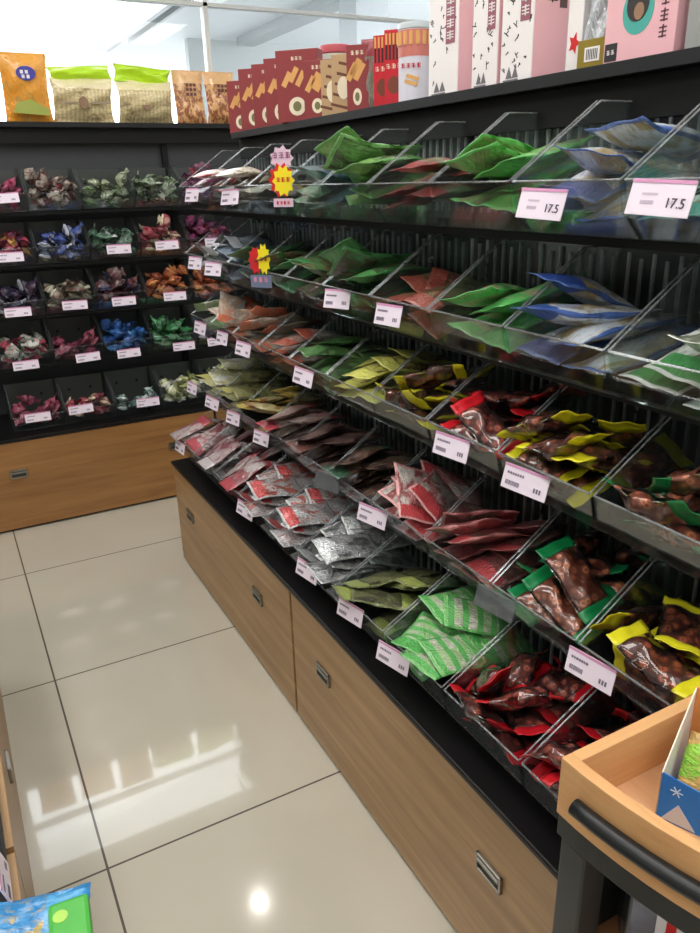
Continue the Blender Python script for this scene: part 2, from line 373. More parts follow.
# ---------------------------------------------------------------- shelving frames
# (front y of the shelf board, z of its top) for rows 1 (top) .. 4; row 5 stands on the worktop
R_SH = [(0.215, 1.372), (0.215, 1.144), (0.215, 0.918), (0.215, 0.652)]
B_SH = [(0.200, 1.366), (0.200, 1.146), (0.200, 0.925), (0.200, 0.703)]
def shelving(M, n, zs, topz, topd, label):
    r = empty('shelving_unit'); tag(r, label, 'shelving unit')
    L = n * MOD
    boxo('back_panel', 0, L, 0.432, 0.452, 0.437, topz - 0.02, plain('charcoal_panel', srgb(64, 66, 69), 0.5, spec=0.3), r, 0.001)
    for k in range(n + 1):
        x = min(max(k * MOD, 0.015), L - 0.015)
        boxo('upright', x - 0.014, x + 0.014, 0.408, 0.431, 0.437, topz - 0.02, BLACK, r, 0.001)
    for y, z in zs:
        s = boxo('shelf', 0.002, L - 0.002, y, 0.431, z - 0.010, z, BLACK, r, 0.001)
        boxo('shelf_lip', 0.002, L - 0.002, y - 0.004, y, z - 0.012, z + 0.001, BLACK, s, 0)
    t = boxo('top_shelf', 0, L, 0.356, 0.356 + topd, topz - 0.018, topz, BLACK, r, 0.002)
    boxo('shelf_edge', 0, L, 0.350, 0.356, topz - 0.019, topz + 0.002, plain('shelf_edge_grey', srgb(36, 37, 39), 0.5, spec=0.2), t, 0.001)
    boxo('header_panel', 0, L, 0.380, 0.407, topz - 0.085, topz - 0.02, BLACK, r, 0.001)
    place(r, M); return r
shelving(RIGHT, 2, R_SH, 1.630, 0.30, 'black right-hand candy shelving with four shelves of clear bins')
shelving(Matrix.Translation((-MOD, 0, 0)) @ BACK, 3, B_SH, 1.732, 0.19, 'black far candy shelving facing the viewer under snack bags')
# ---------------------------------------------------------------- clear bins
BW, BP = 0.220, 0.227
def bin_proto(depth, zf, zb, name, ribs):
    knee = 0.175 if ribs else 0.14
    w2 = BW / 2; t = 0.002
    q = MB(); hold = []
    root_m = MB()
    # bottom, front (slanting out), back, two stepped sides
    root_m.box(-w2, w2, 0.045, depth, 0.0, t)
    AX = Matrix(((0, 0, 1, -w2 + t), (1, 0, 0, 0), (0, 1, 0, 0), (0, 0, 0, 1)))
    root_m.prism([(0.045, 0.0), (0.010, 0.036), (0.012, 0.038), (0.047, 0.002)], BW - 2 * t, AX)
    F = Matrix(((1, 0, 0, 0), (0, 1, 0, 0), (0, 0, 1, 0), (0, 0, 0, 1)))
    prof = [(0.045, t), (0.010, 0.036), (0.0, zf), (knee, zb), (depth, zb), (depth, t)]
    for sx in (-w2, w2 - t):
        # polygon in y,z extruded along x
        root_m.prism([(p[0], p[1]) for p in prof], t, Matrix(((0, 0, 1, sx), (1, 0, 0, 0), (0, 1, 0, 0), (0, 0, 0, 1))))
    root_m.prism([(0.010, 0.038), (0.0, zf), (0.0024, zf), (0.0124, 0.038)], BW - 2 * t, Matrix(((0, 0, 1, -w2 + t), (1, 0, 0, 0), (0, 1, 0, 0), (0, 0, 0, 1))))
    root_m.box(-w2 + t, w2 - t, depth - t, depth, t, zb)
    r = root_m.obj(name, PLASTIC)
    m = MB()
    for sx in (-w2 + 0.001, w2 - 0.001): m.tube([(sx, 0.0, zf), (sx, knee, zb), (sx, depth - 0.002, zb)], 0.0016, 6)
    m.tube([(-w2 + 0.001, 0, zf), (w2 - 0.001, 0, zf)], 0.0019, 6)
    m.obj('rim', RIM if ribs else DIMRIM, r)
    if not ribs:
        pl = MB().box(-w2 + 0.003, w2 - 0.003, depth - 0.006, depth - 0.003, 0.003, zb - 0.004).obj('back_plate', plain('smoky_plate', srgb(66, 70, 68), 0.3), r)
        for sx in (-0.05, 0.05):
            MB().prism([(sx + 0.007 * math.cos(2*PI*k/12), zb * 0.62 + 0.007 * math.sin(2*PI*k/12)) for k in range(12)], 0.0008, Matrix(((1,0,0,0),(0,0,-1,depth - 0.006),(0,1,0,0),(0,0,0,1)))).obj('peg_hole', plain('peg_dark', srgb(12, 12, 12), 0.8), pl)
        return r
    rb = MB()
    for k in range(ribs):
        x = -w2 + BW * (k + 0.5) / ribs
        rb.box(x - 0.0026, x + 0.0026, depth - 0.008, depth - t, 0.012, zb - 0.012 - 0.01 * (k % 2))
    rb.obj('back_ribs', RIB, r, 0.0008)
    return r
ROWN = ['top', 'second', 'third', 'fourth', 'bottom']
ORD = ['first', 'second', 'third', 'fourth', 'fifth', 'sixth', 'seventh', 'eighth', 'ninth', 'last']
PILES = {"A0":[[-0.027,0.154,0.062,-0.086,0.033,3.041],[-0.011,0.075,0.04,0.432,0.098,-0.173],[0.075,0.165,0.07,0.687,-0.267,1.571],[-0.027,0.048,0.074,-0.208,-0.01,-3.139],[0.068,0.066,0.104,0.241,-0.099,-1.571],[0.016,0.028,0.125,-0.061,-0.369,-0.0],[-0.031,0.109,0.097,-0.348,-0.152,0.054],[-0.045,0.04,0.135,0.356,0.618,-2.93],[-0.068,0.187,0.095,-0.042,0.328,1.571],[0.014,0.177,0.105,0.069,-0.557,-1.01],[-0.011,0.203,0.132,0.789,-0.222,-2.604],[-0.029,0.237,0.152,-1.124,-0.116,0.088]],"A1":[[0.02,0.156,0.062,-0.436,0.066,-3.132],[-0.005,0.091,0.045,-0.421,0.098,-3.116],[0.012,0.036,0.053,1.809,0.08,-0.067],[0.03,0.224,0.083,-0.127,-0.074,0.001],[-0.038,0.129,0.086,-0.123,-0.169,1.425],[-0.08,0.098,0.11,-0.867,0.131,1.571],[0.036,0.083,0.085,-0.26,-0.374,-3.045],[0.068,0.152,0.113,0.008,0.017,1.571],[0.026,0.028,0.114,0.004,-0.149,-3.142],[0.01,0.095,0.139,0.175,0.063,2.174],[-0.019,0.226,0.115,-0.376,-0.271,0.0],[-0.031,0.186,0.152,-0.183,0.062,3.129]],"A2":[[0.022,0.115,0.053,-0.092,0.065,2.784],[-0.068,0.145,0.069,0.179,0.035,1.571],[0.005,0.051,0.039,0.389,3.124,-0.005],[-0.002,0.188,0.076,-0.503,0.16,-0.649],[0.068,0.174,0.089,-0.007,0.31,1.571],[-0.026,0.031,0.086,-0.658,-0.095,-0.059],[0.02,0.087,0.091,-0.039,-0.085,-0.352],[0.032,0.067,0.137,-0.635,-0.098,0.792],[0.026,0.174,0.126,-0.257,0.339,-3.025],[0.028,0.236,0.102,-0.866,0.028,-0.0],[-0.047,0.135,0.117,-0.663,0.075,2.006],[-0.048,0.059,0.133,0.579,-0.644,-0.431]],"A3":[[0.039,0.134,0.056,0.261,-0.283,1.227],[-0.068,0.098,0.047,0.174,-0.296,1.571],[-0.005,0.05,0.062,-0.01,-0.105,-3.11],[-0.03,0.086,0.096,0.41,-0.27,-2.258],[0.068,0.169,0.099,-0.103,-0.086,-1.571],[-0.05,0.182,0.087,0.059,-0.256,-1.37],[0.002,0.123,0.133,0.213,0.136,-2.634],[0.01,0.226,0.118,-0.381,-0.284,0.0],[0.039,0.042,0.095,-0.253,-0.538,-2.927],[-0.072,0.185,0.132,-0.529,-0.067,1.571],[0.041,0.063,0.141,-0.182,-0.542,-3.047],[-0.073,0.1,0.151,-0.557,-0.366,1.571]],"B0":[[0.004,0.134,0.047,0.056,-0.209,1.481],[0.054,0.09,0.062,0.106,0.005,1.603],[0.059,0.152,0.089,-0.347,0.095,1.571],[-0.001,0.171,0.088,-0.388,0.21,2.264],[-0.061,0.096,0.053,-0.461,-0.315,1.571],[-0.057,0.087,0.082,-0.184,-0.199,1.564],[-0.045,0.043,0.106,-0.022,-0.015,-1.57],[0.024,0.109,0.124,-0.171,0.053,1.365],[-0.053,0.186,0.106,-0.268,0.228,1.509],[-0.036,0.055,0.135,-0.325,0.035,1.869],[0.058,0.07,0.149,0.246,0.067,1.571],[0.056,0.198,0.127,-0.012,0.628,1.564],[-0.06,0.178,0.132,-0.404,0.232,1.571],[-0.061,0.046,0.15,0.458,0.182,-1.571]],"B1":[[0.001,0.098,0.04,0.008,-0.11,1.572],[-0.053,0.091,0.057,-0.201,0.005,1.508],[0.054,0.091,0.057,-0.184,-0.025,-1.527],[0.057,0.152,0.075,0.03,0.099,1.571],[0.06,0.125,0.107,0.38,-0.03,-1.571],[-0.045,0.138,0.077,-0.178,0.114,1.405],[0.021,0.059,0.117,0.42,0.001,-1.939],[0.031,0.172,0.115,-0.35,0.379,1.92],[-0.014,0.04,0.131,-0.438,-0.47,0.439],[-0.034,0.083,0.128,-0.783,0.022,1.006],[-0.016,0.182,0.115,0.8,-0.139,-1.882],[-0.069,0.135,0.113,-0.744,0.404,1.571],[-0.05,0.189,0.134,0.377,-0.355,-1.701],[-0.057,0.186,0.16,0.197,-0.391,-1.571]],"B2":[[-0.035,0.164,0.055,0.013,0.308,-1.434],[0.052,0.099,0.041,0.172,-0.206,1.586],[0.054,0.185,0.074,0.169,-0.195,1.538],[-0.055,0.094,0.058,-0.042,-0.183,1.566],[0.056,0.091,0.069,0.132,-0.216,1.576],[-0.057,0.177,0.086,0.028,-0.056,1.571],[-0.019,0.079,0.1,0.066,0.057,1.364],[-0.057,0.137,0.115,-0.17,0.102,1.571],[-0.055,0.186,0.13,-0.096,0.256,1.546],[0.059,0.151,0.102,0.33,-0.08,1.571],[0.04,0.175,0.139,0.215,-0.382,1.863],[0.061,0.078,0.114,-0.434,0.388,-1.571],[-0.057,0.042,0.132,0.016,-0.411,1.571],[0.042,0.035,0.13,-0.253,0.418,-1.807]],"B3":[[0.057,0.055,0.072,-0.0,0.53,1.571],[-0.055,0.1,0.038,0.068,0.199,-1.577],[0.029,0.104,0.079,0.426,-0.092,-2.058],[0.058,0.183,0.091,0.23,-0.137,-1.571],[0.059,0.15,0.12,-0.375,0.051,1.57],[-0.035,0.18,0.078,0.371,0.125,-1.614],[-0.06,0.094,0.077,0.402,0.107,-1.571],[-0.055,0.043,0.105,0.128,-0.087,-1.582],[-0.055,0.073,0.126,-0.204,0.31,1.543],[0.042,0.134,0.14,0.538,-0.001,-1.865],[0.025,0.183,0.146,-0.67,0.192,1.48],[-0.059,0.182,0.107,-0.342,0.311,1.571],[-0.029,0.185,0.143,-0.339,0.126,1.527],[-0.055,0.064,0.157,-0.272,0.044,1.613]],"B4":[[-0.053,0.172,0.057,0.092,-0.303,1.517],[-0.04,0.095,0.055,0.137,-0.211,1.582],[0.04,0.047,0.089,0.127,0.34,1.818],[-0.052,0.158,0.087,0.084,0.04,1.629],[-0.024,0.057,0.112,-0.149,-0.111,-1.031],[-0.019,0.181,0.104,0.351,0.162,1.543],[0.06,0.181,0.09,0.379,0.033,1.571],[-0.057,0.161,0.14,0.22,0.159,1.571],[0.058,0.081,0.113,0.312,0.102,1.573],[0.006,0.167,0.137,0.273,0.369,1.068],[0.061,0.105,0.136,0.434,0.05,1.571],[0.062,0.064,0.161,-0.505,0.105,-1.571],[0.066,0.046,0.185,-0.652,0.096,-1.571],[0.061,0.188,0.147,0.443,0.698,1.571]],"D0":[[-0.056,0.126,0.049,-0.091,0.211,-1.571],[0.055,0.125,0.049,-0.097,-0.217,1.565],[-0.013,0.119,0.073,-0.16,0.137,-1.495],[0.019,0.081,0.102,0.163,0.047,1.967],[0.056,0.134,0.122,-0.115,0.267,1.571],[0.018,0.155,0.14,-0.664,0.179,1.524],[-0.028,0.151,0.145,0.799,-0.003,-1.542],[-0.083,0.143,0.108,-1.126,-0.212,1.571],[-0.058,0.114,0.167,-0.327,-0.2,1.571]],"D1":[[0.036,0.134,0.053,0.114,0.174,-1.479],[-0.056,0.125,0.049,-0.114,-0.229,1.571],[-0.056,0.155,0.088,0.078,-0.221,1.571],[-0.057,0.108,0.11,0.279,-0.222,1.571],[0.02,0.081,0.1,-0.308,-0.229,-1.985],[0.061,0.142,0.106,-0.499,-0.169,-1.571],[0.012,0.151,0.148,0.177,0.111,1.755],[-0.061,0.105,0.159,0.492,0.142,-1.571],[0.083,0.148,0.143,1.125,0.269,1.571]],"D2":[[-0.011,0.136,0.052,-0.199,0.179,-2.005],[0.056,0.12,0.069,0.196,-0.102,1.571],[0.056,0.084,0.106,0.185,-0.056,-1.571],[0.013,0.076,0.124,-0.732,0.115,1.579],[-0.044,0.076,0.112,0.522,-0.527,-1.333],[-0.057,0.146,0.116,0.235,-0.408,-1.571],[-0.014,0.168,0.143,-0.056,0.492,1.544],[-0.047,0.173,0.173,0.185,-0.569,-1.671],[0.07,0.148,0.151,0.807,0.056,1.571]],"C0":[[0.07,0.103,0.036,-0.25,0.404,-1.65],[-0.064,0.08,0.029,-0.143,0.169,-1.37],[-0.08,0.077,0.072,0.731,-0.189,1.571],[0.011,0.078,0.031,0.657,0.244,-1.868],[0.054,0.044,0.049,-0.369,-2.745,0.148],[-0.059,0.041,0.101,0.7,-0.525,2.51],[0.073,0.103,0.08,-0.145,0.148,-1.571],[-0.024,0.106,0.051,0.01,-2.934,1.509],[0.02,0.137,0.108,-0.82,-0.389,-0.048],[-0.002,0.09,0.091,-2.939,-0.003,-0.12],[0.017,0.026,0.148,1.387,-0.209,-2.412],[0.003,0.035,0.101,2.919,0.391,-0.365],[0.073,0.042,0.098,-0.005,-2.926,-1.571]],"C1":[[-0.041,0.083,0.03,-0.289,0.252,-1.804],[-0.007,0.036,0.047,1.064,-2.675,0.125],[0.043,0.074,0.027,-0.491,-0.047,2.627],[-0.005,0.136,0.06,-0.679,0.157,0.0],[0.075,0.076,0.066,-0.379,0.084,-1.571],[-0.079,0.09,0.058,-0.935,-0.306,1.476],[0.036,0.044,0.097,0.383,0.083,-2.509],[-0.014,0.074,0.074,-0.875,0.303,0.86],[-0.074,0.043,0.094,0.329,-0.044,-1.571],[0.048,0.137,0.107,-1.001,-0.847,-0.51],[0.079,0.059,0.137,2.191,-0.145,-1.485],[-0.031,0.113,0.107,0.616,-2.87,-0.452],[0.029,0.086,0.122,-0.767,-0.659,-1.372]],"C2":[[-0.074,0.077,0.028,-0.237,0.237,-1.571],[0.041,0.053,0.021,-0.111,0.128,3.096],[-0.073,0.06,0.07,-0.236,-0.101,-1.564],[-0.002,0.044,0.048,0.19,-0.37,-0.137],[0.073,0.075,0.064,-0.0,-0.394,1.571],[0.006,0.1,0.038,0.397,-3.05,-0.157],[0.05,0.135,0.051,-0.643,-0.0,0.001],[-0.04,0.095,0.092,3.001,0.546,-0.665],[0.074,0.035,0.112,-0.84,2.169,-0.636],[-0.045,0.136,0.058,0.698,0.126,-3.142],[0.002,0.05,0.092,0.156,0.006,1.092],[0.004,0.137,0.097,-0.731,0.292,0.0],[0.037,0.066,0.124,1.8,-0.165,-1.8]],"C3":[[-0.073,0.076,0.029,-0.203,0.094,-1.571],[-0.013,0.08,0.03,0.304,0.294,-1.6],[0.044,0.087,0.031,-0.213,0.189,-1.552],[-0.049,0.031,0.068,1.779,-2.302,0.252],[-0.049,0.106,0.061,0.202,0.07,1.64],[0.068,0.062,0.062,-0.598,0.07,-1.377],[0.015,0.065,0.066,2.765,0.029,-1.298],[0.077,0.11,0.097,-0.937,0.868,-0.794],[0.039,0.021,0.097,0.152,-0.088,-0.042],[0.008,0.137,0.075,0.861,-0.331,-3.076],[0.013,0.076,0.107,0.295,-2.906,0.344],[-0.075,0.102,0.097,-2.753,-0.138,-1.571]]}
# ---------------------------------------------------------------- wrappers
LA, WA, TA = 0.15, 0.076, 0.042
A_FILM = [wrapper('film_bag', LA, WA, TA, 18, 9, 100 + k, 0.13, 0.87, 0.13, lump=0.22) for k in range(3)]
A_FILL = [wrapper('filling', LA, WA, TA, 16, 9, 100 + k, 0.15, 0.85, 0.13, lump=0.22, grow=0.86) for k in range(3)]
A_END = [[wrapper('end_seal', LA, WA, TA, 4, 9, 100 + k, a, b, 0.13) for a, b in ((0.0, 0.155), (0.845, 1.0))] for k in range(3)]
B_ME = [wrapper('pouch', 0.155, 0.098, 0.024, 18, 12, 200 + k, seal=0.07) for k in range(4)]
D_ME = [wrapper('long_bag', 0.21, 0.10, 0.032, 22, 10, 300 + k, seal=0.07) for k in range(3)]
C_ME = [wrapper('sweet', 0.105, 0.058, 0.042, 16, 8, 400 + k, seal=0.2, twist=True, lump=0.1) for k in range(3)]
FILM = clear('snack_film', (0.97, 0.95, 0.94, 1), 0.012, 0.06, 2.0)
S = srgb
# printed wrappers: base, band, blotch, edge
PM = dict(
 pinkpurple=(S(170,70,120), S(90,50,110), S(220,170,190), None), redwhite=(S(205,200,190), S(170,40,40), S(120,60,50), S(190,60,60)),
 cream=(S(215,208,190), S(235,230,220), S(150,110,80), None), kraft=(S(96,82,72), S(150,140,130), S(60,48,42), None),
 teal=(S(70,120,130), S(120,170,120), S(40,80,100), None), green=(S(80,140,50), S(120,180,60), S(60,70,35), S(90,170,60)),
 lime=(S(105,175,60), S(75,190,60), S(150,160,90), S(80,200,70)), brownred=(S(120,60,45), S(150,30,30), S(90,130,60), None),
 bluewhite=(S(200,212,224), S(40,80,170), S(200,175,110), S(60,105,190)), tealwhite=(S(205,220,214), S(40,160,140), S(200,170,100), S(60,170,150)),
 clearwhite=(S(150,155,155), S(200,205,205), S(90,95,95), None), paleblue=(S(140,160,180), S(200,205,215), S(70,90,120), None),
 dgreen=(S(45,105,50), S(60,150,60), S(75,60,40), S(40,120,50)), greenbrown=(S(70,120,55), S(50,150,70), S(125,85,60), None),
 olive=(S(110,105,60), S(150,60,40), S(70,60,40), None), stick=(S(150,190,110), S(60,190,70), S(205,190,130), S(60,190,70)),
 whitegreen=(S(212,222,214), S(45,150,65), S(130,140,110), S(225,232,226)), palegreen=(S(160,180,130), S(110,150,70), S(215,215,200), None),
 orange=(S(175,140,110), S(200,95,40), S(205,200,190), None), rust=(S(150,120,105), S(175,70,40), S(190,185,175), None),
 browncl=(S(110,84,70), S(140,60,50), S(70,50,42), None), leaf=(S(70,130,50), S(110,160,60), S(45,85,35), None),
 yellow=(S(190,185,40), S(215,215,40), S(110,85,40), S(215,215,50)), yelwhite=(S(185,182,110), S(205,200,60), S(225,225,215), None),
 yelolive=(S(140,140,75), S(190,185,80), S(95,90,55), None), yelorange=(S(195,185,120), S(215,190,50), S(180,110,50), None),
 pinkbrown=(S(150,115,108), S(180,40,60), S(205,190,185), None), browncandy=(S(110,80,75), S(120,70,60), S(65,42,40), None),
 browngreen=(S(105,75,60), S(40,90,60), S(60,45,38), None), redwedge=(S(150,50,55), S(200,40,50), S(205,195,185), S(225,150,150)),
 pinkred=(S(150,62,66), S(195,50,60), S(110,75,62), S(190,105,105)), palered=(S(178,165,165), S(190,45,65), S(160,70,80), None),
 pinkwhite=(S(165,140,142), S(205,195,198), S(150,60,75), None), silver=(S(172,175,178), S(200,204,206), S(120,122,125), S(195,198,200)),
 silverred=(S(180,182,184), S(205,60,60), S(205,95,75), S(190,192,195)), oliveclear=(S(98,102,52), S(150,165,50), S(70,70,45), S(120,130,70)),
 noodle=(S(160,200,130), S(70,190,70), S(225,228,205), S(90,200,80)),
 c_magenta=(S(150,40,80), S(190,90,120), S(90,30,60), None), c_brownwh=(S(160,150,140), S(110,45,50), S(90,50,45), None), c_pgreen=(S(150,160,130), S(110,140,90), S(70,80,60), None),
 c_gwhite=(S(120,140,110), S(170,175,160), S(55,70,50), None), c_redyel=(S(150,45,60), S(200,150,60), S(60,35,80), None), c_bluewh=(S(60,80,150), S(195,200,210), S(30,35,60), None),
 c_greenwh=(S(80,120,95), S(190,195,195), S(45,70,55), None), c_redcream=(S(165,60,75), S(205,190,160), S(120,50,60), None), c_purple=(S(120,45,85), S(160,60,70), S(80,35,70), None),
 c_navy=(S(42,42,70), S(150,150,165), S(60,30,60), None), c_mix=(S(80,75,60), S(170,165,145), S(100,60,45), None), c_wine=(S(95,35,50), S(45,45,80), S(110,100,95), None),
 c_orange=(S(175,85,45), S(205,130,60), S(120,55,40), None), c_redwhg=(S(190,185,180), S(150,50,70), S(60,110,80), None), c_pink=(S(140,55,80), S(180,100,120), S(90,35,55), None),
 c_blue=(S(35,95,170), S(70,140,205), S(25,60,120), None), c_green=(S(50,125,70), S(90,160,110), S(30,75,45), None), c_lilac=(S(130,110,140), S(190,180,200), S(80,60,90), None),
 c_teal=(S(80,110,105), S(180,195,190), S(40,60,60), None), c_yelgr=(S(165,170,110), S(205,205,190), S(100,110,50), None))
FOIL = {'silver': 0.55, 'silverred': 0.45}
def pm(k):
    gn, sw = (1.35, 0.85) if k.startswith('c_') else (1.08, 0.76)
    ds = lambda c: c if c is None else tuple(min(0.9, gn * v) * sw + (1 - sw) * (0.3*c[0] + 0.59*c[1] + 0.11*c[2]) for v in c[:3]) + (1,)
    b, d, t, e = map(ds, PM[k])
    return print_mat('wrap_' + k, b, d, t, e, FOIL.get(k, 0.0), 0.25 if k.startswith('c_') else 0.3, 2.6, 0.52, k in ('stick', 'noodle'))
BROWN = filling_mat('dark_jujube', S(84, 36, 26), S(150, 78, 50)); NUT = filling_mat('brown_nut', S(128, 62, 42), S(186, 112, 80)); WINE = filling_mat('wine_meat', S(92, 38, 36), S(158, 80, 64))
ENDS = dict(red=(plain('seal_red', S(200, 28, 40), 0.3), WINE), yellow=(plain('seal_yellow', S(220, 212, 40), 0.3), BROWN), green=(plain('seal_green', S(20, 125, 70), 0.3), NUT))
_proto = {}
def snack_proto(col, k):
    end, fill = ENDS[col]
    r = link('snack_packet', with_mat(A_FILM[k], FILM))
    link('filling', with_mat(A_FILL[k], fill), None, r)
    for q in (0, 1): link('end_seal', with_mat(A_END[k][q], end), None, r)
    return r
_used = set()
def spawn(kind, col, k):
    """first use moves the prototype itself, later ones copy it with its parts"""
    key = (kind, col, k)
    if kind == 'A':
        if key not in _proto: _proto[key] = snack_proto(col, k); return _proto[key]
        return copy_tree(_proto[key])
    me = {'B': B_ME, 'D': D_ME, 'C': C_ME}[kind][k]
    return link({'B': 'snack_pouch', 'D': 'snack_bag', 'C': 'wrapped_sweet'}[kind], with_mat(me, pm(col)))
CAT = {'A': 'snack packet', 'B': 'snack pouch', 'D': 'snack bag', 'C': 'sweet'}
def fill_bin(M, bx, y0, z0, kind, col, pile, label, group, limit=99, spots=False):
    P = PILES[pile]
    Q = list(enumerate(P[:limit])); where_ = {}
    if spots and len(Q) > 3:
        where_[max(Q, key=lambda q: q[1][2])[0]] = 'topmost'
        R = [q for q in Q if q[0] not in where_]; where_[min(R, key=lambda q: q[1][1])[0]] = 'frontmost'
        R = [q for q in Q if q[0] not in where_]; where_[max(R, key=lambda q: q[1][1])[0]] = 'rearmost'
    flip = random.random() < 0.5 and kind != 'A'
    for i, (x, y, z, a, b, c) in enumerate(P[:limit]):
        o = spawn(kind, col, i % (4 if kind == 'B' else 3))
        L = Matrix.Translation((x, y, z + 0.0035)) @ Euler((a, b, c)).to_matrix().to_4x4()
        if flip: L = Matrix.Diagonal((-1, 1, 1, 1)) @ L @ Matrix.Diagonal((-1, 1, 1, 1))
        o.matrix_world = M @ Matrix.Translation((bx, y0, z0)) @ L
        tag(o, (where_.get(i, 'mid-heap') + ' ' + label) if where_ else label, CAT[kind], group)

random.seed(5)
# right run, from the far corner towards the cart: (kind, wrapper, description)
RC = [
 [('B','pinkpurple','pink and purple foil pouch'),('B','redwhite','white pouch with red and brown print'),('B','cream','cream white pouch'),('B','kraft','dull brown pouch'),('D','teal','blue-green bag'),('D','green','leaf green bag'),('B','brownred','brown and red pouch'),('D','lime','bright lime green bag above bin lip'),('D','bluewhite','white bag with blue print'),('B','tealwhite','white pouch with teal edges')],
 [('B','clearwhite','greyish clear pouch'),('B','paleblue','pale blue-grey pouch'),('D','dgreen','dark green bag'),('D','greenbrown','green and brown bag'),('B','greenbrown','green pouch with brown filling'),('D','dgreen','deep green bag'),('B','olive','olive brown pouch'),('D','stick','green and cream striped bag'),('D','bluewhite','white and blue flat bag'),('D','whitegreen','white tray pack with green label')],
 [('B','palegreen','pale green pouch'),('B','orange','orange and white pouch'),('B','orange','orange and cream pouch'),('B','rust','rust brown pouch'),('B','leaf','leafy green pouch'),('B','yellow','yellow pouch'),('A','yellow','brown snack packet with yellow ends'),('A','red','dark snack packet with red ends'),('A','yellow','dark snack packet with bright yellow ends'),('A','green','nut brown snack packet with green ends')],
 [('B','yelwhite','yellow and white pouch'),('B','yelolive','olive yellow pouch'),('B','yelorange','white pouch with yellow-orange print'),('B','pinkbrown','pinkish brown pouch'),('B','browncandy','clear pouch of brown sweets'),('B','browngreen','brown pouch with green ends'),('B','redwedge','red pouch with pale wedges'),('B','pinkred','dusky red clear pouch'),('A','green','brown nut packet with dark green ends'),('A','yellow','brown snack packet with lemon yellow ends')],
 [('B','palered','whitish pouch with red print'),('B','pinkwhite','pinkish clear pouch'),('B','palered','pale pouch with crimson print'),('B','silverred','silver pouch with red corner'),('B','silverred','silver-white pouch with red picture'),('B','silver','plain silver pouch'),('B','oliveclear','olive yellow clear pouch'),('B','noodle','bright green flat pouch'),('A','red','wine brown packet with red ends'),('A','red','dark meat packet with scarlet ends')]]
LIM = [[6,7,7,4,4,6,7,6,5,6],[5,6,5,5,6,5,6,5,5,5],[7,9,10,8,8,10,9,9,10,10],[9,9,10,10,10,10,10,10,11,11],[13,13,13,14,14,14,9,10,12,12]]
BIN_PROTO = {}
first_bin = {}
def put_bin(M, key, args, x, y, z, label, group):
    if key not in first_bin: b = bin_proto(*args); first_bin[key] = b
    else: b = copy_tree(first_bin[key])
    b.matrix_world = M @ Matrix.Translation((x, y, z)); tag(b, label, 'storage bin', group); return b
for r in range(5):
    y0, z0 = (0.136, R_SH[r][1] + 0.005) if r < 4 else (0.030, 0.4375)
    zf = [0.078, 0.078, 0.080, 0.080, 0.095][r]; zb = [0.196, 0.196, 0.194, 0.200, 0.192][r]
    for n in range(10):
        kind, col, desc = RC[r][n]
        bx = 0.114 + BP * n
        where = f'{ROWN[r]} right row, {ORD[n]} bin from corner'
        if r == 2: zb_ = zb + 0.0
        put_bin(RIGHT, 'right%d' % r, (0.268, zf, zb, 'storage_bin', 8), bx, y0, z0, f'clear plastic bin in {where}', f'clear bins in the {ROWN[r]} row of the right shelving')
        nk = {'A': 4, 'B': 5, 'D': 3}[kind]
        fill_bin(RIGHT, bx, y0, z0 + 0.002, kind, col, kind + str((r * 3 + n * 5 + n // 3) % nk), f'{desc} in {where}', f'{desc} heap, {ROWN[r]} right row, {ORD[n]} bin', LIM[r][n], n >= 3)
# far run, left to right; column -1 lies mostly outside the frame
BC = [['c_magenta','c_brownwh','c_pgreen','c_gwhite','c_purple'],['c_redyel','c_bluewh','c_greenwh','c_redcream','c_purple'],['c_navy','c_mix','c_wine','c_orange','c_orange'],['c_redwhg','c_pink','c_blue','c_green','c_lilac'],['c_pink','c_redcream','c_teal','c_yelgr','c_yelgr']]
BD = [['magenta','brown and white','pale green','green and white','plum purple'],['red and yellow','blue and white','green and white','red and cream','magenta purple'],['navy and white','mixed brown and cream','wine red','orange','orange brown'],['red, white and green','dusky pink','bright blue','green','lilac'],['pink','red and cream','grey-green','yellow-green','pale yellow']]
BLIM = [[10,15,11,14,12],[13,15,13,12,15],[15,15,15,15,13],[15,8,15,14,9],[9,7,5,15,13]]
for r in range(5):
    y0, z0 = (0.136, B_SH[r][1] + 0.005) if r < 4 else (0.050, 0.4375)
    for n in range(5):
        bx = 0.115 + BP * (n + 1)
        if r == 4 and n == 2: bx_ = bx
        where = f'{ROWN[r]} far row, {ORD[n]} bin from left'
        put_bin(BACK, 'back%d' % r, (0.268, 0.072, 0.172, 'storage_bin', 0), bx, y0, z0, f'clear plastic bin in {where}', f'clear bins in the {ROWN[r]} row of the far shelving')
        fill_bin(BACK, bx, y0 + 0.012, z0 + 0.004, 'C', BC[r][n], 'C' + str((r + n) % 4), f'small {BD[r][n]} wrapped sweet in {where}', f'{BD[r][n]} sweets, {ROWN[r]} far row, {ORD[n]} bin', BLIM[r][n])

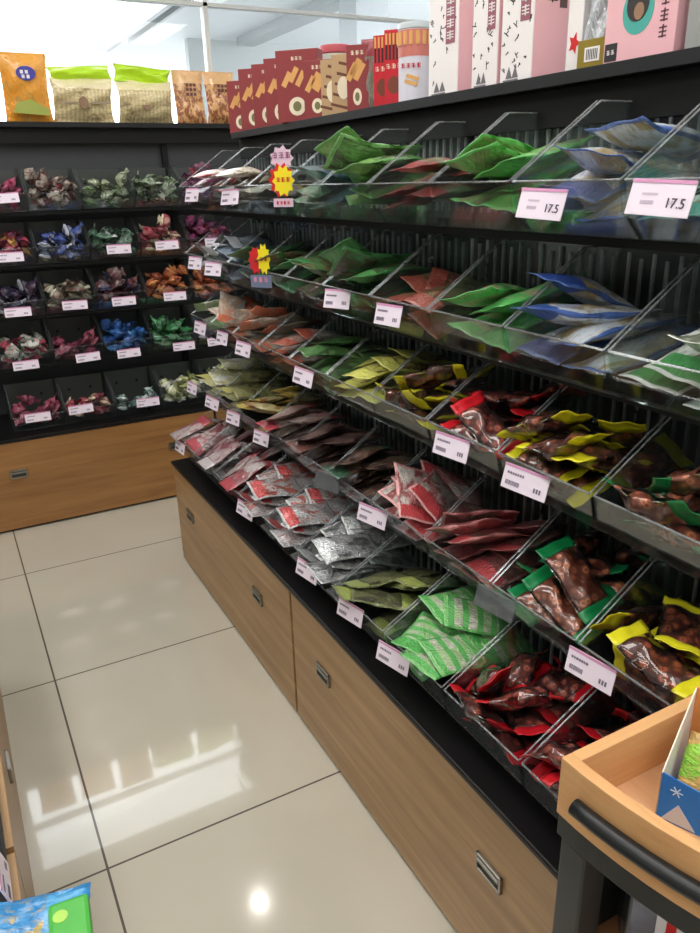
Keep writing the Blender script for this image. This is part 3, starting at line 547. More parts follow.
# ---------------------------------------------------------------- price tags
CARD = plain('tag_card', S(238, 226, 240), 0.35, grain=0.01); PINK = plain('tag_pink', S(214, 150, 190), 0.4, grain=0.01); INK = plain('ink_grey', S(120, 110, 128), 0.6, grain=0.01); DARKINK = plain('ink_dark', S(70, 62, 78), 0.6, grain=0.01)
HOLD = clear('tag_holder', (0.62, 0.62, 0.68, 1), 0.10, 0.15, 1.2)
def tag_art(w, h, seed):
    rnd = random.Random(seed); m = MB()
    x = -w/2 + 0.008
    for k in range(7):                                   # faint goods name
        a = rnd.uniform(0.003, 0.0048); m.box(x, x + a, -0.0016, -0.0012, h*0.12, h*0.12 + 0.0035); m.box(x + a*0.4, x + a*0.55, -0.0016, -0.0012, h*0.12 - 0.001, h*0.12 + 0.005); x += a + 0.0012
    x = -w/2 + 0.008
    for k in range(12):
        a = rnd.uniform(0.0006, 0.0018); m.box(x, x + a, -0.0016, -0.0012, -h*0.32, -h*0.14); x += a + 0.0011
    for k in range(3):
        m.box(w*0.22 + k*0.0055, w*0.22 + k*0.0055 + 0.0035, -0.0016, -0.0012, -h*0.28, -h*0.10)
    return m.me('tag_print')
def price_tag(M, loc, w, h, label, group, art=None, tilt=0.2, roll=0.0, kind='card', face=0.0):
    L = M.inverted() @ Vector(loc)
    if kind == 'holder':
        o = MB().box(-w/2, w/2, -0.0015, 0.0015, -h/2, h/2).obj('tag_holder', HOLD, None, 0.0006)
        b = MB().box(-w/2, w/2, -0.0022, -0.0015, h/2 - 0.003, h/2).obj('holder_edge', RIM, o)
    else:
        o = MB().box(-w/2, w/2, -0.001, 0.001, -h/2, h/2).obj('price_tag', CARD, None, 0.0006)
        MB().box(-w/2, w/2, -0.0018, -0.001, h/2 - 0.0045, h/2).obj('top_strip', PINK, o)
        if art is None: link('printing', tag_art(w, h, random.randint(0, 9999)), INK, o)
        else:
            link('printing', tag_art(w, h, 3), plain('ink_faint', S(205, 190, 208), 0.6, grain=0.01), o).scale = (0.7, 1, 0.6)
            t = link('price', text_mesh(art, 0.017), DARKINK, o); t.rotation_euler = (PI/2, 0, 0); t.location = (w*0.26, -0.0016, -h*0.14)
    o.matrix_world = M @ Matrix.Translation(L) @ Euler((-tilt, roll, face)).to_matrix().to_4x4()
    tag(o, label, 'price tag', group)
    return o
XR, X5 = 0.812, 0.702
TR = [  # (x px, y px of centre, row, kind, art)
 (192,195,1,'card',None),(230,197,1,'card',None),(541,204,1,'card','17.5'),(660,198,1,'card','17.5'),
 (195,263,2,'card',None),(213,269,2,'card',None),(337,299,2,'card',None),(388,315,2,'card',None),
 (200,328,3,'card',None),(222,338,3,'card',None),(243,349,3,'card',None),(303,377,3,'card',None),(451,447,3,'card',None),(525,482,3,'card',None),
 (192,388,4,'card',None),(212,403,4,'card',None),(233,418,4,'card',None),(261,438,4,'card',None),(327,482,4,'holder',None),(372,516,4,'card',None),(495,603,4,'holder',None),(590,670,4,'card',None),
 (180,447,5,'card',None),(245,510,5,'card',None),(307,571,5,'card',None),(350,612,5,'card',None),(393,658,5,'card',None)]
cnt = {}
tot = {r: sum(1 for t in TR if t[2] == r) for r in range(1, 6)}
for px, py, r, k, art in TR:
    cnt[r] = cnt.get(r, 0) + 1
    p = on_x(px, py, XR if r < 5 else X5)
    if art: lab = 'white price tag reading 17.5 on the top right-hand bins, ' + ('the nearer one' if px > 600 else 'the farther one')
    elif k == 'holder': lab = 'empty grey tag holder on the fourth right-hand row, ' + ('by the red pouches' if px < 400 else 'under the green-ended packets')
    else: lab = f'lilac-white price tag on the {ROWN[r-1]} right row, {ORD[cnt[r]-1]} tag from far end'
    price_tag(RIGHT, p, 0.092, 0.044, lab, 'price tags on the right shelving', art, 0.25, random.uniform(-0.05, 0.05), k, random.uniform(0.05, 0.3))
TB = [(5,198,1),(10,257,2),(119,249,2),(167,245,2),(216,242,2),(18,312,3),(75,305,3),(124,301,3),(175,296,3),(26,365,4),(88,357,4),(129,353,4),(184,346,4),(218,341,4),(38,417,5),(81,409,5),(148,402,5)]
cnt = {}
totb = {r: sum(1 for t in TB if t[2] == r) for r in range(1, 6)}
for px, py, r in TB:
    cnt[r] = cnt.get(r, 0) + 1
    p = on_y(px, py, 3.454 + (0.126 if r < 5 else 0.040))
    lab = f'white price tag on the {ROWN[r-1]} far row, ' + (f'{ORD[cnt[r]-1]} tag from the left' if totb[r] > 1 else 'by the left picture edge')
    price_tag(BACK, p, 0.108, 0.040, lab, 'price tags on the far shelving', None, 0.15, random.uniform(-0.05, 0.03))
# ---------------------------------------------------------------- starburst offer signs
RED = plain('sign_red', S(205, 30, 35), 0.5, grain=0.01); YEL = plain('sign_yellow', S(245, 225, 30), 0.5, grain=0.01); SPINK = plain('sign_pink', S(225, 195, 215), 0.5, grain=0.01)
def star(r1, r2, k, t, sx=1.0, sz=1.0, cx=0, cz=0, y=0.0):
    pts = [((r1 if i % 2 == 0 else r2) * math.cos(PI*i/k) * sx + cx, (r1 if i % 2 == 0 else r2) * math.sin(PI*i/k) * sz + cz) for i in range(2*k)]
    return MB().prism(pts, t, Matrix(((1,0,0,0),(0,0,-1,y),(0,1,0,0),(0,0,0,1))))
def scrawl(parent, cx, cz, n, s, y, mat, seed, name='printing'):
    rnd = random.Random(seed); m = MB()
    for k in range(n):                       # dense brush strokes like squared characters
        x = cx + (k - (n - 1) / 2) * s * 1.15
        for q in range(3): zz = cz - s*0.35 + q*s*0.33; m.box(x - s*0.42, x + s*rnd.uniform(0.2, 0.45), y - 0.0006, y, zz, zz + s*0.1)
        m.box(x + rnd.uniform(-0.3, 0)*s, x + s*0.08, y - 0.0006, y, cz - s*0.45, cz + s*0.45)
        m.box(x + 0.25*s, x + s*0.34, y - 0.0006, y, cz - s*0.4, cz + s*rnd.uniform(0, 0.4))
    return m.obj(name, mat, parent)
FM = Matrix.Translation(on_x(282, 178, 0.800)) @ Matrix.Rotation(-PI/2 + 0.62, 4, 'Z')
r = empty('offer_sign'); tag(r, 'pink and yellow starburst offer sign on the top right-hand row', 'sign', 'starburst offer signs')
star(0.040, 0.031, 9, 0.002, 0.85, 0.75, 0, 0.045, 0.004).obj('pale_star', SPINK, r)
star(0.040, 0.030, 10, 0.002, 0.95, 1.05, -0.003, -0.005, 0.002).obj('red_star', RED, r)
y_ = star(0.036, 0.027, 10, 0.002, 0.9, 1.05, 0.004, -0.007, 0.0).obj('yellow_star', YEL, r)
scrawl(y_, 0.004, -0.004, 3, 0.012, -0.0022, RED, 3)
p_ = MB().box(-0.028, 0.028, 0.0, 0.002, -0.068, -0.048).obj('caption_card', SPINK, r); scrawl(p_, 0, -0.058, 4, 0.009, -0.0005, RED, 4)
scrawl(r, 0, 0.052, 3, 0.016, 0.0015, plain('sign_plum', S(150, 80, 120), 0.5), 5)
r.matrix_world = FM
FM = Matrix.Translation(on_x(260, 265, 0.800)) @ Matrix.Rotation(-PI/2 + 0.62, 4, 'Z')
r = empty('offer_sign'); tag(r, 'red and yellow double starburst offer sign on the second right-hand row', 'sign', 'starburst offer signs')
star(0.036, 0.027, 10, 0.002, 0.7, 1.1, -0.014, 0.012, 0.003).obj('red_star', RED, r)
y_ = star(0.036, 0.027, 10, 0.002, 0.62, 1.2, 0.014, 0.016, 0.0).obj('yellow_star', YEL, r)
scrawl(y_, 0.014, 0.016, 2, 0.012, -0.0022, RED, 6)
p_ = MB().box(-0.034, 0.034, 0.0, 0.002, -0.062, -0.028).obj('caption_card', plain('sign_blue', S(110, 120, 150), 0.5), r); scrawl(p_, 0, -0.040, 3, 0.015, -0.0005, plain('sign_pink2', S(225, 150, 180), 0.5), 7)
r.matrix_world = FM

# ---------------------------------------------------------------- goods on the right-hand top shelf
ZT = 1.632
def carton(name, cx, cy, yaw, w, d, h, mat, label, cat, group=None, z=ZT):
    """box whose face looks along local -y; origin at the bottom middle of that face"""
    o = MB().box(-w/2, w/2, 0, d, 0, h).obj(name, mat, None, 0.0015); tag(o, label, cat, group)
    o.matrix_world = Matrix.Translation((cx, cy, z)) @ Matrix.Rotation(yaw, 4, 'Z'); return o
def disc(parent, name, x, z, rx, rz, mat, y=0.0, k=20, t=0.0006):
    return star(1, 1, k, t, rx, rz, x, z, y).obj(name, mat, parent)
MAROON = plain('maroon_card', S(142, 58, 60), 0.4, grain=0.02); TAN = plain('biscuit_tan', S(222, 168, 100), 0.5); CREAM = plain('cream_card', S(238, 226, 200), 0.5)
TANPAT = print_mat('cream_pattern', S(225, 205, 165), S(235, 220, 190), S(120, 80, 50), None, scale=5, thr=0.5)
def wafer_box(px, yaw, w, h, label, mat=MAROON, x=1.09, full=True, pat=False):
    p = on_x(px, 100, x)
    o = carton('wafer_box', p.x, p.y, -PI/2 + yaw, w, 0.045, h, mat, label, 'box', 'maroon wafer boxes on the right top shelf')
    q = MB()
    for k, (a, b) in enumerate(((-0.25, 0.60), (-0.08, 0.66), (0.08, 0.60))):
        M_ = Matrix.Translation((a * w, -0.0006, b * h)) @ Matrix.Rotation(0.55, 4, 'Y')
        q.box(-0.008, 0.008, 0, 0.0006, -0.022, 0.022, M_)
    q.obj('wafer_picture', TAN, o)
    e = disc(o, 'emblem', -0.02 * w, 0.22 * h, 0.2 * w, 0.13 * h, CREAM)
    disc(e, 'emblem_centre', -0.02 * w, 0.22 * h, 0.1 * w, 0.07 * h, plain('emblem_olive', S(120, 120, 80), 0.5), -0.0006)
    scrawl(o, 0, 0.88 * h, 3, 0.011, 0.0, CREAM, px)
    return o
YW = 0.75
wafer_box(240, YW, 0.10, 0.175, 'leftmost low maroon box at the far end of the right top shelf')
wafer_box(254, YW, 0.11, 0.198, 'second maroon wafer box from the far end of the right top shelf')
wafer_box(268, YW, 0.11, 0.197, 'third maroon wafer box from the far end, partly hidden by a larger one')
wafer_box(281, YW, 0.11, 0.200, 'fourth maroon wafer box from the far end, just behind the large one')
wafer_box(298, YW, 0.135, 0.195, 'large maroon wafer box fully seen on the right top shelf', x=1.06)
wafer_box(318, YW, 0.085, 0.15, 'small maroon wafer box right of the large one', x=1.06)
for px, h, lab in ((333, 0.145, 'cream and brown patterned box beside the small maroon one'), (344, 0.15, 'second cream and brown patterned box, nearer the viewer')):
    p = on_x(px, 100, 1.08); o = carton('biscuit_box', p.x, p.y, -PI/2 + YW, 0.07, 0.045, h, plain('tan_card', S(190, 158, 118), 0.45), lab, 'box', 'patterned biscuit boxes')
    q = MB()
    for k in range(5): q.box(-0.032, 0.032, -0.0006, 0, 0.015 + k*0.026, 0.022 + k*0.026, Matrix.Rotation(0.25, 4, 'Y') @ Matrix.Translation((-0.012, 0, 0)))
    q2 = q.obj('brown_bars', plain('brown_print', S(110, 66, 42), 0.5), o); disc(o, 'emblem', 0, h*0.45, 0.018, 0.028, CREAM, -0.0006)
wafer_box(358, YW, 0.06, 0.155, 'narrow maroon wafer box next to the red stick packs', x=1.06)
# clear biscuit jar with red lid behind the boxes
r = empty('biscuit_jar', (1.24, 2.36, ZT)); tag(r, 'jar with a pinkish red lid behind the large maroon box', 'jar')
circ = lambda R_, k=28: [(R_*math.cos(2*PI*i/k), R_*math.sin(2*PI*i/k)) for i in range(k)]
MB().prism(circ(0.05), 0.20).obj('jar_body', plain('jar_milk', S(190, 190, 180), 0.3), r, 0.003); MB().prism(circ(0.052), 0.025, Matrix.Translation((0, 0, 0.2))).obj('lid', plain('lid_red', S(200, 90, 100), 0.4), r, 0.006)
# grey pouch, red stick packs, canister
STAND = lambda L, W, T, s: wrapper('standing_bag', L, W, T, 20, 12, s, seal=0.06, lump=0.12)
def standing(name, cx, cy, yaw, w, h, t, mat, label, cat, group=None, z=ZT, seed=1, lean=0.0):
    o = link(name, with_mat(STAND(h, w, t, seed), mat)); tag(o, label, cat, group)
    # local x (length) -> up, local y (width) -> across
    U = Matrix(((0, 1, 0, 0), (0, 0, -1, 0), (1, 0, 0, h/2), (0, 0, 0, 1)))
    U = Matrix(((0, -1, 0, 0), (0, 0, -1, 0), (1, 0, 0, h/2), (0, 0, 0, 1)))
    o.matrix_world = Matrix.Translation((cx, cy, z)) @ Matrix.Rotation(yaw, 4, 'Z') @ Matrix.Rotation(lean, 4, 'X') @ U
    return o
p = on_x(372, 100, 1.09); standing('foil_pouch', p.x, p.y, -PI/2 + YW, 0.05, 0.165, 0.03, print_mat('wrap_greygreen', S(130, 130, 115), S(160, 70, 80), S(175, 175, 165), None), 'grey-green pouch squeezed left of the red stick packs', 'pouch', seed=4)
REDC = plain('stick_red', S(200, 35, 50), 0.35, grain=0.02)
for k, px in enumerate((383, 394)):
    p = on_x(px, 100, 1.07)
    o = carton('stick_pack', p.x, p.y, -PI/2 + YW, 0.048, 0.03, 0.16 + 0.004*k, REDC, ('farther' if k == 0 else 'nearer') + ' of the two red packs of chocolate sticks', 'box', 'red chocolate stick packs')
    q = MB()
    for j in range(5): q.box(-0.021 + j*0.009, -0.016 + j*0.009, -0.0006, 0, 0.100, 0.150)
    q.obj('stick_picture', plain('choc_dark', S(60, 30, 30), 0.5), o)
    q = MB()
    for j in range(5): q.box(-0.021 + j*0.009, -0.016 + j*0.009, -0.0012, -0.0006, 0.132, 0.156)
    q.obj('stick_tips', TAN, o); scrawl(o, 0, 0.086, 3, 0.012, 0, CREAM, 9); disc(o, 'bun_picture', 0, 0.045, 0.016, 0.02, plain('bun', S(120, 60, 40), 0.5))
p = on_x(415, 100, 1.10); r = empty('wafer_canister', (p.x, p.y, ZT)); tag(r, 'round canister of rolled wafers with a pale lid beside the red packs', 'canister')
r.rotation_euler.z = -PI/2 + YW
b_ = MB().prism(circ(0.040, 36), 0.155).obj('tube', plain('canister_white', S(216, 214, 226), 0.35), r, 0.001)
MB().prism(circ(0.0408, 36), 0.055, Matrix.Translation((0, 0, 0.098))).obj('wafer_band', plain('band_pink', S(205, 120, 110), 0.4), b_)
q = MB()
for k in range(16):
    a = 2*PI*k/16; q.prism(circ(0.0055, 8), 0.028, Matrix.Translation((0.0385*math.cos(a), 0.0385*math.sin(a), 0.122)))
q.obj('rolled_wafers', TAN, b_)
MB().prism(circ(0.042, 36), 0.014, Matrix.Translation((0, 0, 0.155))).obj('lid', plain('lid_pale', S(205, 215, 220), 0.25), r, 0.003)
scrawl(b_, 0, 0.078, 4, 0.011, -0.0405, REDC, 12)
q = MB()
for k in range(2): q.box(-0.016, 0.016, -0.0408, -0.0402, 0.036 + 0.012*k, 0.044 + 0.012*k, Matrix.Rotation(0.3, 4, 'Y') @ Matrix.Translation((-0.012, 0, 0)))
q.obj('roll_picture', TAN, b_)
# tall white patterned boxes
WBOX = plain('white_card', S(236, 230, 230), 0.4, grain=0.01); PBOX = plain('pink_card', S(232, 178, 186), 0.4, grain=0.01); BLK = plain('print_black', S(40, 36, 40), 0.5)
def tall_box(y0, y1, d, h, label, band, side=None, mat=WBOX):
    w_ = y0 - y1
    o = carton('gift_box', 1.05, (y0 + y1)/2, -PI/2, w_, d, h, mat, label, 'box', 'tall boxes on the right top shelf')
    q = MB(); rnd = random.Random(int(y0*100))
    for k in range(26):                                # scattered line drawings
        x = rnd.uniform(-0.44, 0.42)*w_; z = rnd.uniform(0.05, 0.95)*h; s = rnd.uniform(0.003, 0.008)
        q.box(-s, s, -0.0006, 0, -0.0009, 0.0009, Matrix.Translation((x, 0, z)) @ Matrix.Rotation(rnd.uniform(0, 3.1), 4, 'Y'))
        q.box(-s*0.6, s*0.6, -0.0006, 0, -0.0009, 0.0009, Matrix.Translation((x + s*0.4, 0, z + s*0.4)) @ Matrix.Rotation(rnd.uniform(0, 3.1), 4, 'Y'))
    q.obj('line_drawings', BLK, o)
    bb = MB().box(0.10*w_, 0.40*w_, -0.0009, -0.0003, h*0.40, h*0.80).obj('title_band', plain('band_plum', S(150, 85, 100), 0.5), o)
    q = MB()
    for k in range(4):
        z = h*0.44 + k*h*0.09
        for j in range(3): q.box(0.14*w_, 0.36*w_, -0.0015, -0.0009, z + j*h*0.022, z + j*h*0.022 + h*0.008)
        q.box(0.23*w_, 0.27*w_, -0.0015, -0.0009, z - h*0.01, z + h*0.06)
    q.obj('title_characters', WBOX, bb)
    q = MB()
    for k in range(2): q.prism([(-0.3*w_ + k*0.2*w_, 0.03*h), (-0.1*w_ + k*0.2*w_, 0.03*h), (-0.2*w_ + k*0.2*w_, 0.11*h)], 0.0006, Matrix(((1,0,0,0),(0,0,-1,-0.0002),(0,1,0,0),(0,0,0,1))))
    q.box(-0.38*w_, 0.1*w_, -0.0009, -0.0003, 0.008*h, 0.02*h)
    q.obj('footer_print', plain('print_grey', S(110, 105, 110), 0.5), o)
    if side: MB().box(w_/2, w_/2 + 0.0008, 0.002, d - 0.002, 0.002, h - 0.002).obj('side_panel', side, o)
    return o
tall_box(1.556, 1.448, 0.045, 0.24, 'tall white box with black drawings right beside the wafer canister', True, PBOX)
tall_box(1.398, 1.318, 0.05, 0.25, 'middle one of the three tall white boxes with drawings', True, PBOX)
o = tall_box(1.306, 1.216, 0.085, 0.25, 'tall white box with a broad pink side nearest the viewer', True, PBOX)
q = MB()
for k in range(3):
    z = 0.13 + k*0.03
    for j in range(3): q.box(0.045, 0.0462, 0.030, 0.054, z + j*0.008, z + j*0.008 + 0.003)
    q.box(0.045, 0.0462, 0.040, 0.043, z - 0.003, z + 0.022)
q.obj('side_characters', BLK, o); MB().box(0.045, 0.0462, 0.060, 0.078, 0.12, 0.17).obj('side_patch', plain('patch_brown', S(90, 60, 60), 0.5), o)
p = on_x(573, 60, 1.06); o = carton('gift_box', p.x, p.y, -PI/2 + 0.2, 0.03, 0.05, 0.22, WBOX, 'narrow white box with a small red star beside the silver bag', 'box', 'tall boxes on the right top shelf')
star(0.012, 0.006, 5, 0.0008, 1, 1.5, 0, 0.045, 0.0).obj('red_star', RED, o)
o = standing('silver_bag', 1.075, 1.073, -PI/2 + 0.12, 0.062, 0.19, 0.035, print_mat('wrap_silverbag', S(180, 184, 190), S(165, 168, 175), S(205, 208, 212), None, 0.4), 'crumpled silver bag with a gold foot between white and pink boxes', 'bag', seed=8)
MB().box(-0.095, -0.050, -0.029, 0.029, 0.016, 0.0195).obj('gold_foot', plain('gold', S(150, 130, 50), 0.35, 0.3), o)
bl = MB().box(-0.084, -0.062, -0.017, 0.014, 0.0195, 0.0203).obj('barcode_label', WBOX, o); q = MB()
for k in range(7): q.box(-0.081, -0.065, -0.013 + k*0.0035, -0.0115 + k*0.0035, 0.0203, 0.0208)
q.obj('barcode', BLK, bl)
o = carton('round_picture_box', 1.05, 0.966, -PI/2, 0.142, 0.06, 0.19, PBOX, 'pale pink box with a round dark and teal picture', 'box')
ro = disc(o, 'round_picture', -0.005, 0.070, 0.031, 0.034, plain('teal_print', S(70, 165, 155), 0.5))
disc(ro, 'dark_hair_shape', -0.006, 0.078, 0.022, 0.024, plain('hair_print', S(45, 38, 36), 0.5), -0.0006); disc(ro, 'tan_shape', -0.002, 0.068, 0.010, 0.012, plain('tan_print', S(150, 115, 90), 0.5), -0.0012)
q = MB()
for k in range(5):
    z = 0.025 + k*0.022
    for j in range(3): q.box(0.040, 0.054, -0.0006, 0, z + j*0.006, z + j*0.006 + 0.0022)
    q.box(0.046, 0.0485, -0.0006, 0, z - 0.001, z + 0.017)
q.obj('title_characters', plain('print_plum', S(95, 55, 70), 0.5), o)
nb = MB().box(-0.068, -0.042, -0.0007, 0, 0.004, 0.030).obj('black_patch', BLK, o); scrawl(nb, -0.055, 0.017, 2, 0.008, -0.0008, WBOX, 21)
o = carton('grey_box', 1.055, 0.835, -PI/2, 0.09, 0.06, 0.20, plain('grey_card', S(150, 152, 150), 0.45), 'grey box with a dark round print at the right picture edge', 'box')
disc(o, 'round_print', 0.0, 0.06, 0.022, 0.028, BLK)

# ---------------------------------------------------------------- goods on the far top shelf
ZB = 1.734
ORBAG = print_mat('wrap_orangebag', S(245, 165, 50), S(245, 175, 75), S(238, 185, 90), None, scale=2.2, thr=0.6)
for bx_, lab in ((0.27, 'orange snack bag on the far top shelf, next left of the emblem bag'), (0.04, 'orange snack bag on the far top shelf, second left of the emblem bag')):
    standing('snack_bag', bx_, 3.88, 0.0, 0.20, 0.25, 0.07, ORBAG, lab, 'snack bag', z=ZB, seed=11)
o = standing('snack_bag', 0.50, 3.88, 0.0, 0.20, 0.275, 0.07, ORBAG, 'large orange bag with a blue and white emblem at the left picture edge', 'snack bag', z=ZB, seed=11)
e = MB().prism([(0.055 + 0.028*math.cos(2*PI*k/24), -0.005 + 0.040*math.sin(2*PI*k/24)) for k in range(24)], 0.016, Matrix.Translation((0, 0, 0.030))).obj('blue_emblem', plain('emblem_blue', S(60, 58, 160), 0.4), o)
q = MB()
for a, b in ((0.060, 0.012), (0.060, -0.008), (0.042, 0.008), (0.042, -0.012)): q.box(a - 0.007, a + 0.007, b - 0.006, b + 0.006, 0.046, 0.0466)
q.obj('emblem_letters', WBOX, e)
MB().prism([(-0.11, -0.08), (-0.085, -0.08), (-0.045, -0.01), (-0.06, 0.05), (-0.10, 0.07)], 0.003, Matrix.Translation((0, 0, 0.036))).obj('food_picture', print_mat('food_green', S(150, 165, 60), S(110, 150, 60), S(220, 200, 120), None, scale=12), o)
NOOD = print_mat('wrap_ricenoodle', S(236, 220, 172), S(240, 228, 184), S(190, 164, 112), None, scale=3, thr=0.62, fine=4.5)
LIME = plain('lime_film', S(190, 235, 40), 0.3)
for k, (x0, x1, lab) in enumerate(((0.60, 0.872, 'left one of two cream noodle bags with lime green tops'), (0.888, 1.15, 'right one of two cream noodle bags with lime green tops'))):
    o = standing('noodle_bag', (x0 + x1)/2, 3.88, 0.0, x1 - x0, 0.185, 0.075, NOOD, lab, 'noodle bag', 'noodle bags on the far top shelf', z=ZB, seed=20 + k)
    h = link('green_top', wrapper('green_top', 0.07, (x1 - x0)*1.0, 0.05, 10, 20, 50 + k, seal=0.1, lump=0.5), LIME, o); h.location = (0.112, 0, 0); h.rotation_euler = (0, 0.25, 0.06 if k == 0 else -0.08)
    lb = MB().prism([(-0.03 + 0.026*math.cos(t*PI/8), 0.005 + 0.02*math.sin(t*PI/8)) for t in range(16)], 0.012, Matrix.Translation((0.02, 0, 0.034))).obj('brown_emblem', plain('brown_label', S(140, 110, 85), 0.5), o)
    MB().box(-0.013, -0.005, -0.11, 0.11, 0.030, 0.034).obj('waist_band', plain('band_grey', S(160, 145, 120), 0.5), o)
NUTB = print_mat('wrap_peanut', S(236, 184, 124), S(240, 192, 136), S(190, 116, 72), None, scale=8, thr=0.5)
for k, (x0, x1, lab) in enumerate(((1.16, 1.31, 'left one of two brown-orange peanut bags by the shelf corner'), (1.315, 1.47, 'right one of two brown-orange peanut bags by the shelf corner'))):
    o = standing('snack_bag', (x0 + x1)/2, 3.88, 0.0, x1 - x0, 0.235, 0.07, NUTB, lab, 'snack bag', 'peanut bags on the far top shelf', z=ZB, seed=30 + k)
    q = MB()
    for j in range(3):
        for i in range(3): q.box(0.045 - j*0.02, 0.058 - j*0.02, -0.025 + i*0.018, -0.012 + i*0.018, 0.036, 0.038)
    q.obj('label_characters', plain('print_umber', S(110, 60, 55), 0.5), o)

# ---------------------------------------------------------------- wooden display cart, near right
r = empty('display_cart', (0.541, 0.505, 0)); tag(r, 'wooden tray cart with black bar handle and dark frame, near right corner', 'cart')
K = Vector((0.541, 0.505)); N = 16; DEP = 0.50
face = [(0.9 * (DEP*k/N)**2, -DEP*k/N) for k in range(N + 1)]
outer = [(0.50, 0.0)] + face + [(0.50, -DEP)]
def wall_curve(z0, z1, th, off=0.0):
    inner = [(x + th + off, y) for x, y in face]; o2 = [(x + off, y) for x, y in face]
    inner[0] = (inner[0][0], -0.0); return MB().prism(o2 + list(reversed(inner)), z1 - z0, Matrix.Translation((0, 0, z0)))
ZR0, ZR1 = 0.736, 0.82
t = wall_curve(ZR0, ZR1, 0.016).obj('tray_side', CARTWOOD, r, 0.001)
boxo('tray_end', 0.016, 0.50, -0.016, 0.0, ZR0, ZR1, wood('beech_x', S(226, 178, 124), S(200, 146, 94), 'X', 0.45), r, 0.001)
boxo('tray_end', 0.21, 0.50, -DEP, -DEP + 0.016, ZR0, ZR1, wood('beech_x', S(226, 178, 124), S(200, 146, 94), 'X', 0.45), r, 0.001)
boxo('tray_side', 0.484, 0.50, -DEP + 0.016, -0.016, ZR0, ZR1, CARTWOOD, r, 0.001)
MB().prism([(0.484, -0.016)] + [(x + 0.016, min(y, -0.016)) for x, y in face] + [(0.484, -DEP)], 0.012, Matrix.Translation((0, 0, ZR0))).obj('tray_bottom', wood('beech_pale', S(222, 176, 134), S(206, 156, 112), 'Y', 0.5), r)
hp = []
for k in range(1, N):
    y = -0.034 - (DEP - 0.07) * (k - 1) / (N - 2); hp.append((0.9*y*y - 0.009, y, 0.778))

MB().tube(hp, 0.0105, 14).obj('handle', plain('black_rubber', S(22, 25, 28), 0.4), r, 0, True)
DK = plain('cart_black', S(40, 44, 44), 0.4)
wall_curve(0.700, ZR0, 0.02, 0.004).obj('curved_rail', DK, r, 0.001)
boxo('end_rail', 0.024, 0.496, -0.024, -0.004, 0.700, ZR0, DK, r, 0.001)
boxo('leg', 0.006, 0.046, -0.046, -0.006, 0.0, 0.70, DK, r, 0.003)
boxo('leg', 0.456, 0.494, -0.046, -0.006, 0.0, 0.70, DK, r, 0.003)
boxo('leg', 0.226, 0.264, -DEP + 0.006, -DEP + 0.046, 0.0, 0.70, DK, r, 0.003)
boxo('leg', 0.456, 0.494, -DEP + 0.006, -DEP + 0.046, 0.0, 0.70, DK, r, 0.003)
boxo('end_panel', 0.046, 0.456, -0.020, -0.012, 0.30, 0.70, plain('cart_panel', S(28, 30, 30), 0.5), r, 0)
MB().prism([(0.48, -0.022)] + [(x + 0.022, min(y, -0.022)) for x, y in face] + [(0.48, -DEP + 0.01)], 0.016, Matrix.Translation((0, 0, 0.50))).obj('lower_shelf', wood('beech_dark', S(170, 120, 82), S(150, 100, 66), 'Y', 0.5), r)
# open blue snowflake carton standing in the tray
BLUE = plain('carton_blue', S(20, 118, 205), 0.35, grain=0.02); SNOW = plain('snow_print', S(205, 228, 245), 0.5)
r = empty('snowflake_carton'); tag(r, 'open blue carton with white snowflakes standing in the wooden tray', 'carton')
cw, cd, ch = 0.13, 0.115, 0.066
MB().prism([(-cw/2, 0), (cw/2, 0), (cw/2, ch*0.80), (cw*0.12, ch*0.72), (-cw*0.15, ch*0.9), (-cw/2, ch)], 0.0015, Matrix(((1,0,0,0),(0,0,-1,0.0015),(0,1,0,0),(0,0,0,1)))).obj('front_panel', BLUE, r)
MB().prism([(0, 0), (cd, 0), (cd, ch*1.75), (0, ch)], 0.0015, Matrix(((0,0,1,-cw/2),(1,0,0,0),(0,1,0,0),(0,0,0,1)))).obj('side_panel', plain('carton_white', S(235, 228, 214), 0.5), r)
MB().prism([(0, 0), (cd, 0), (cd, ch*1.75), (0, ch*0.8)], 0.0015, Matrix(((0,0,1,cw/2-0.0015),(1,0,0,0),(0,1,0,0),(0,0,0,1)))).obj('side_panel', plain('carton_white', S(235, 228, 214), 0.5), r)
boxo('back_panel', -cw/2, cw/2, cd - 0.0015, cd, 0, ch*1.75, plain('carton_orange', S(235, 150, 80), 0.5), r, 0)
boxo('carton_base', -cw/2, cw/2, 0.0015, cd - 0.0015, 0, 0.0015, BLUE, r, 0)
q = MB()
for cx_, cz_, s in ((-0.046, 0.047, 0.007), (-0.012, 0.024, 0.005), (0.040, 0.035, 0.007)):
    for k in range(3): q.box(-s, s, -0.0005, 0, -s*0.09, s*0.09, Matrix.Translation((cx_, 0, cz_)) @ Matrix.Rotation(PI*k/3, 4, 'Y'))
q.obj('snowflakes', SNOW, r)
MB().prism([(-0.058, 0.002), (-0.020, 0.002), (-0.042, 0.030)], 0.0006, Matrix(((1,0,0,0),(0,0,-1,0),(0,1,0,0),(0,0,0,1)))).obj('snowy_peak', plain('peak_grey', S(200, 200, 205), 0.5), r)
r.matrix_world = Matrix.Translation((0.654, 0.374, ZR0 + 0.0125)) @ Matrix.Rotation(-1.17, 4, 'Z')
for k, (a, b, c) in enumerate(((0.70, 0.445, 'lime green'), (0.745, 0.43, 'orange'))):
    pass
o = link('snack_pouch', with_mat(wrapper('carton_pouch', 0.11, 0.075, 0.022, 16, 10, 70), print_mat('wrap_limeor', S(150, 215, 70), S(240, 170, 90), S(235, 190, 110), None))); tag(o, 'lime green and orange pouch inside the blue snowflake carton', 'snack pouch')
o.matrix_world = r.matrix_world @ Matrix.Translation((0.0, 0.055, 0.048)) @ Euler((0.9, 0, 0.0)).to_matrix().to_4x4()
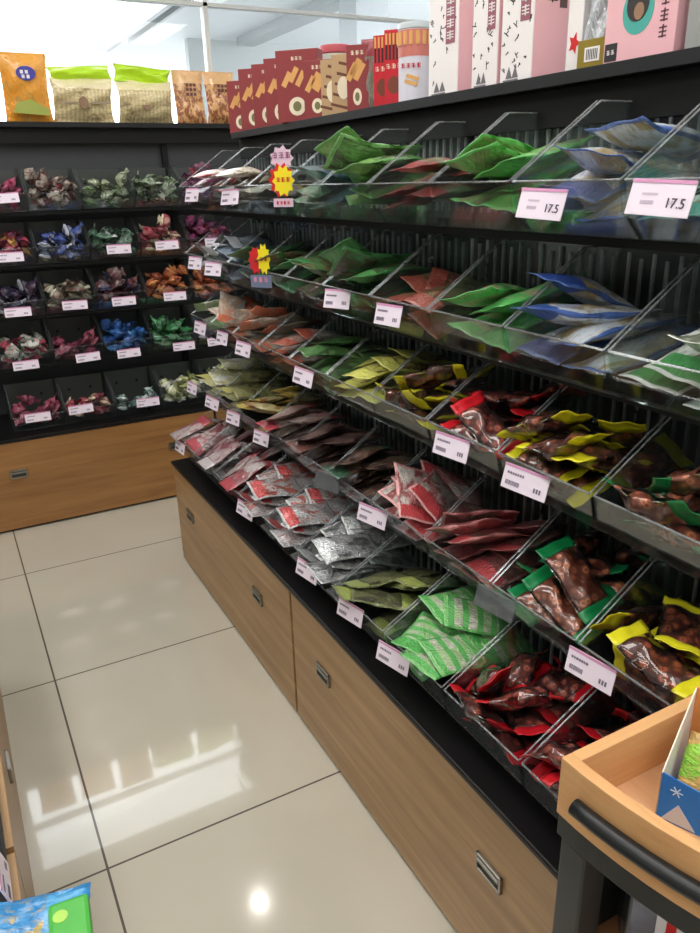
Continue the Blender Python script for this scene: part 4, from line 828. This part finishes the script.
# clear pack with a red and white label on the cart's lower shelf
r = empty('clear_pack'); tag(r, 'clear pack with a red and white label on the lower shelf of the cart', 'pack')
boxo('clear_box', -0.055, 0.055, 0, 0.07, 0, 0.16, clear('pack_clear', (0.75, 0.77, 0.85, 1), 0.12, 0.1), r, 0.003)
boxo('goods', -0.050, 0.050, 0.005, 0.065, 0.003, 0.15, plain('goods_grey', S(120, 122, 150), 0.4, scale=60, grain=0.25), r, 0.004)
lb = MB().box(-0.022, 0.012, -0.0012, -0.0002, 0.02, 0.15).obj('paper_label', plain('label_white', S(225, 225, 230), 0.5), r); MB().box(-0.010, 0.002, -0.002, -0.0012, 0.03, 0.15).obj('red_stripe', RED, lb)
r.matrix_world = Matrix.Translation((0.645, 0.395, 0.517)) @ Matrix.Rotation(-0.75, 4, 'Z')

# ---------------------------------------------------------------- goods at the near left corner
BP_ = print_mat('wrap_bluefruit', S(40, 140, 205), S(70, 165, 220), S(225, 190, 60), S(60, 150, 215), scale=4, thr=0.60)
for k, (x, y, z, a, lab) in enumerate(((-0.118, 0.885, 0.452, -0.30, 'bottom one of the blue packs with yellow print, near left corner'), (-0.112, 0.880, 0.484, -0.25, 'top one of the blue packs with yellow print, near left corner'))):
    o = link('blue_pack', with_mat(wrapper('blue_pack', 0.25, 0.17, 0.030, 20, 14, 80 + k, seal=0.05), BP_)); tag(o, lab, 'pack', 'blue packs at the near left')
    o.matrix_world = Matrix.Translation((x, y, z)) @ Matrix.Rotation(a, 4, 'Z')
r = empty('green_box'); tag(r, 'small green box with a dark spot on the blue packs, near left corner', 'box')
GREEN = plain('box_green', S(70, 175, 60), 0.35, grain=0.05)
b_ = boxo('box_body', -0.03, 0.024, -0.09, 0.018, 0, 0.032, GREEN, r, 0.006)
disc_m = MB().prism([(-0.012 + 0.010*math.cos(t*PI/10), -0.050 + 0.010*math.sin(t*PI/10)) for t in range(20)], 0.0008, Matrix.Translation((0, 0, 0.032))).obj('dark_spot', BLK, b_)
MB().prism([(-0.014 + 0.010*math.cos(t*PI/10), -0.008 + 0.01*math.sin(t*PI/10)) for t in range(20)], 0.0008, Matrix.Translation((0, 0, 0.032))).obj('yellow_print', plain('print_lime', S(170, 215, 90), 0.4), b_)
r.matrix_world = Matrix.Translation((-0.004, 0.850, 0.502)) @ Matrix.Rotation(-0.10, 4, 'Z')
price_tag(LEFT, on_x(4, 876, -0.085), 0.09, 0.045, 'pale pink price tag at the left picture edge above the blue packs', None, None, 0.25)
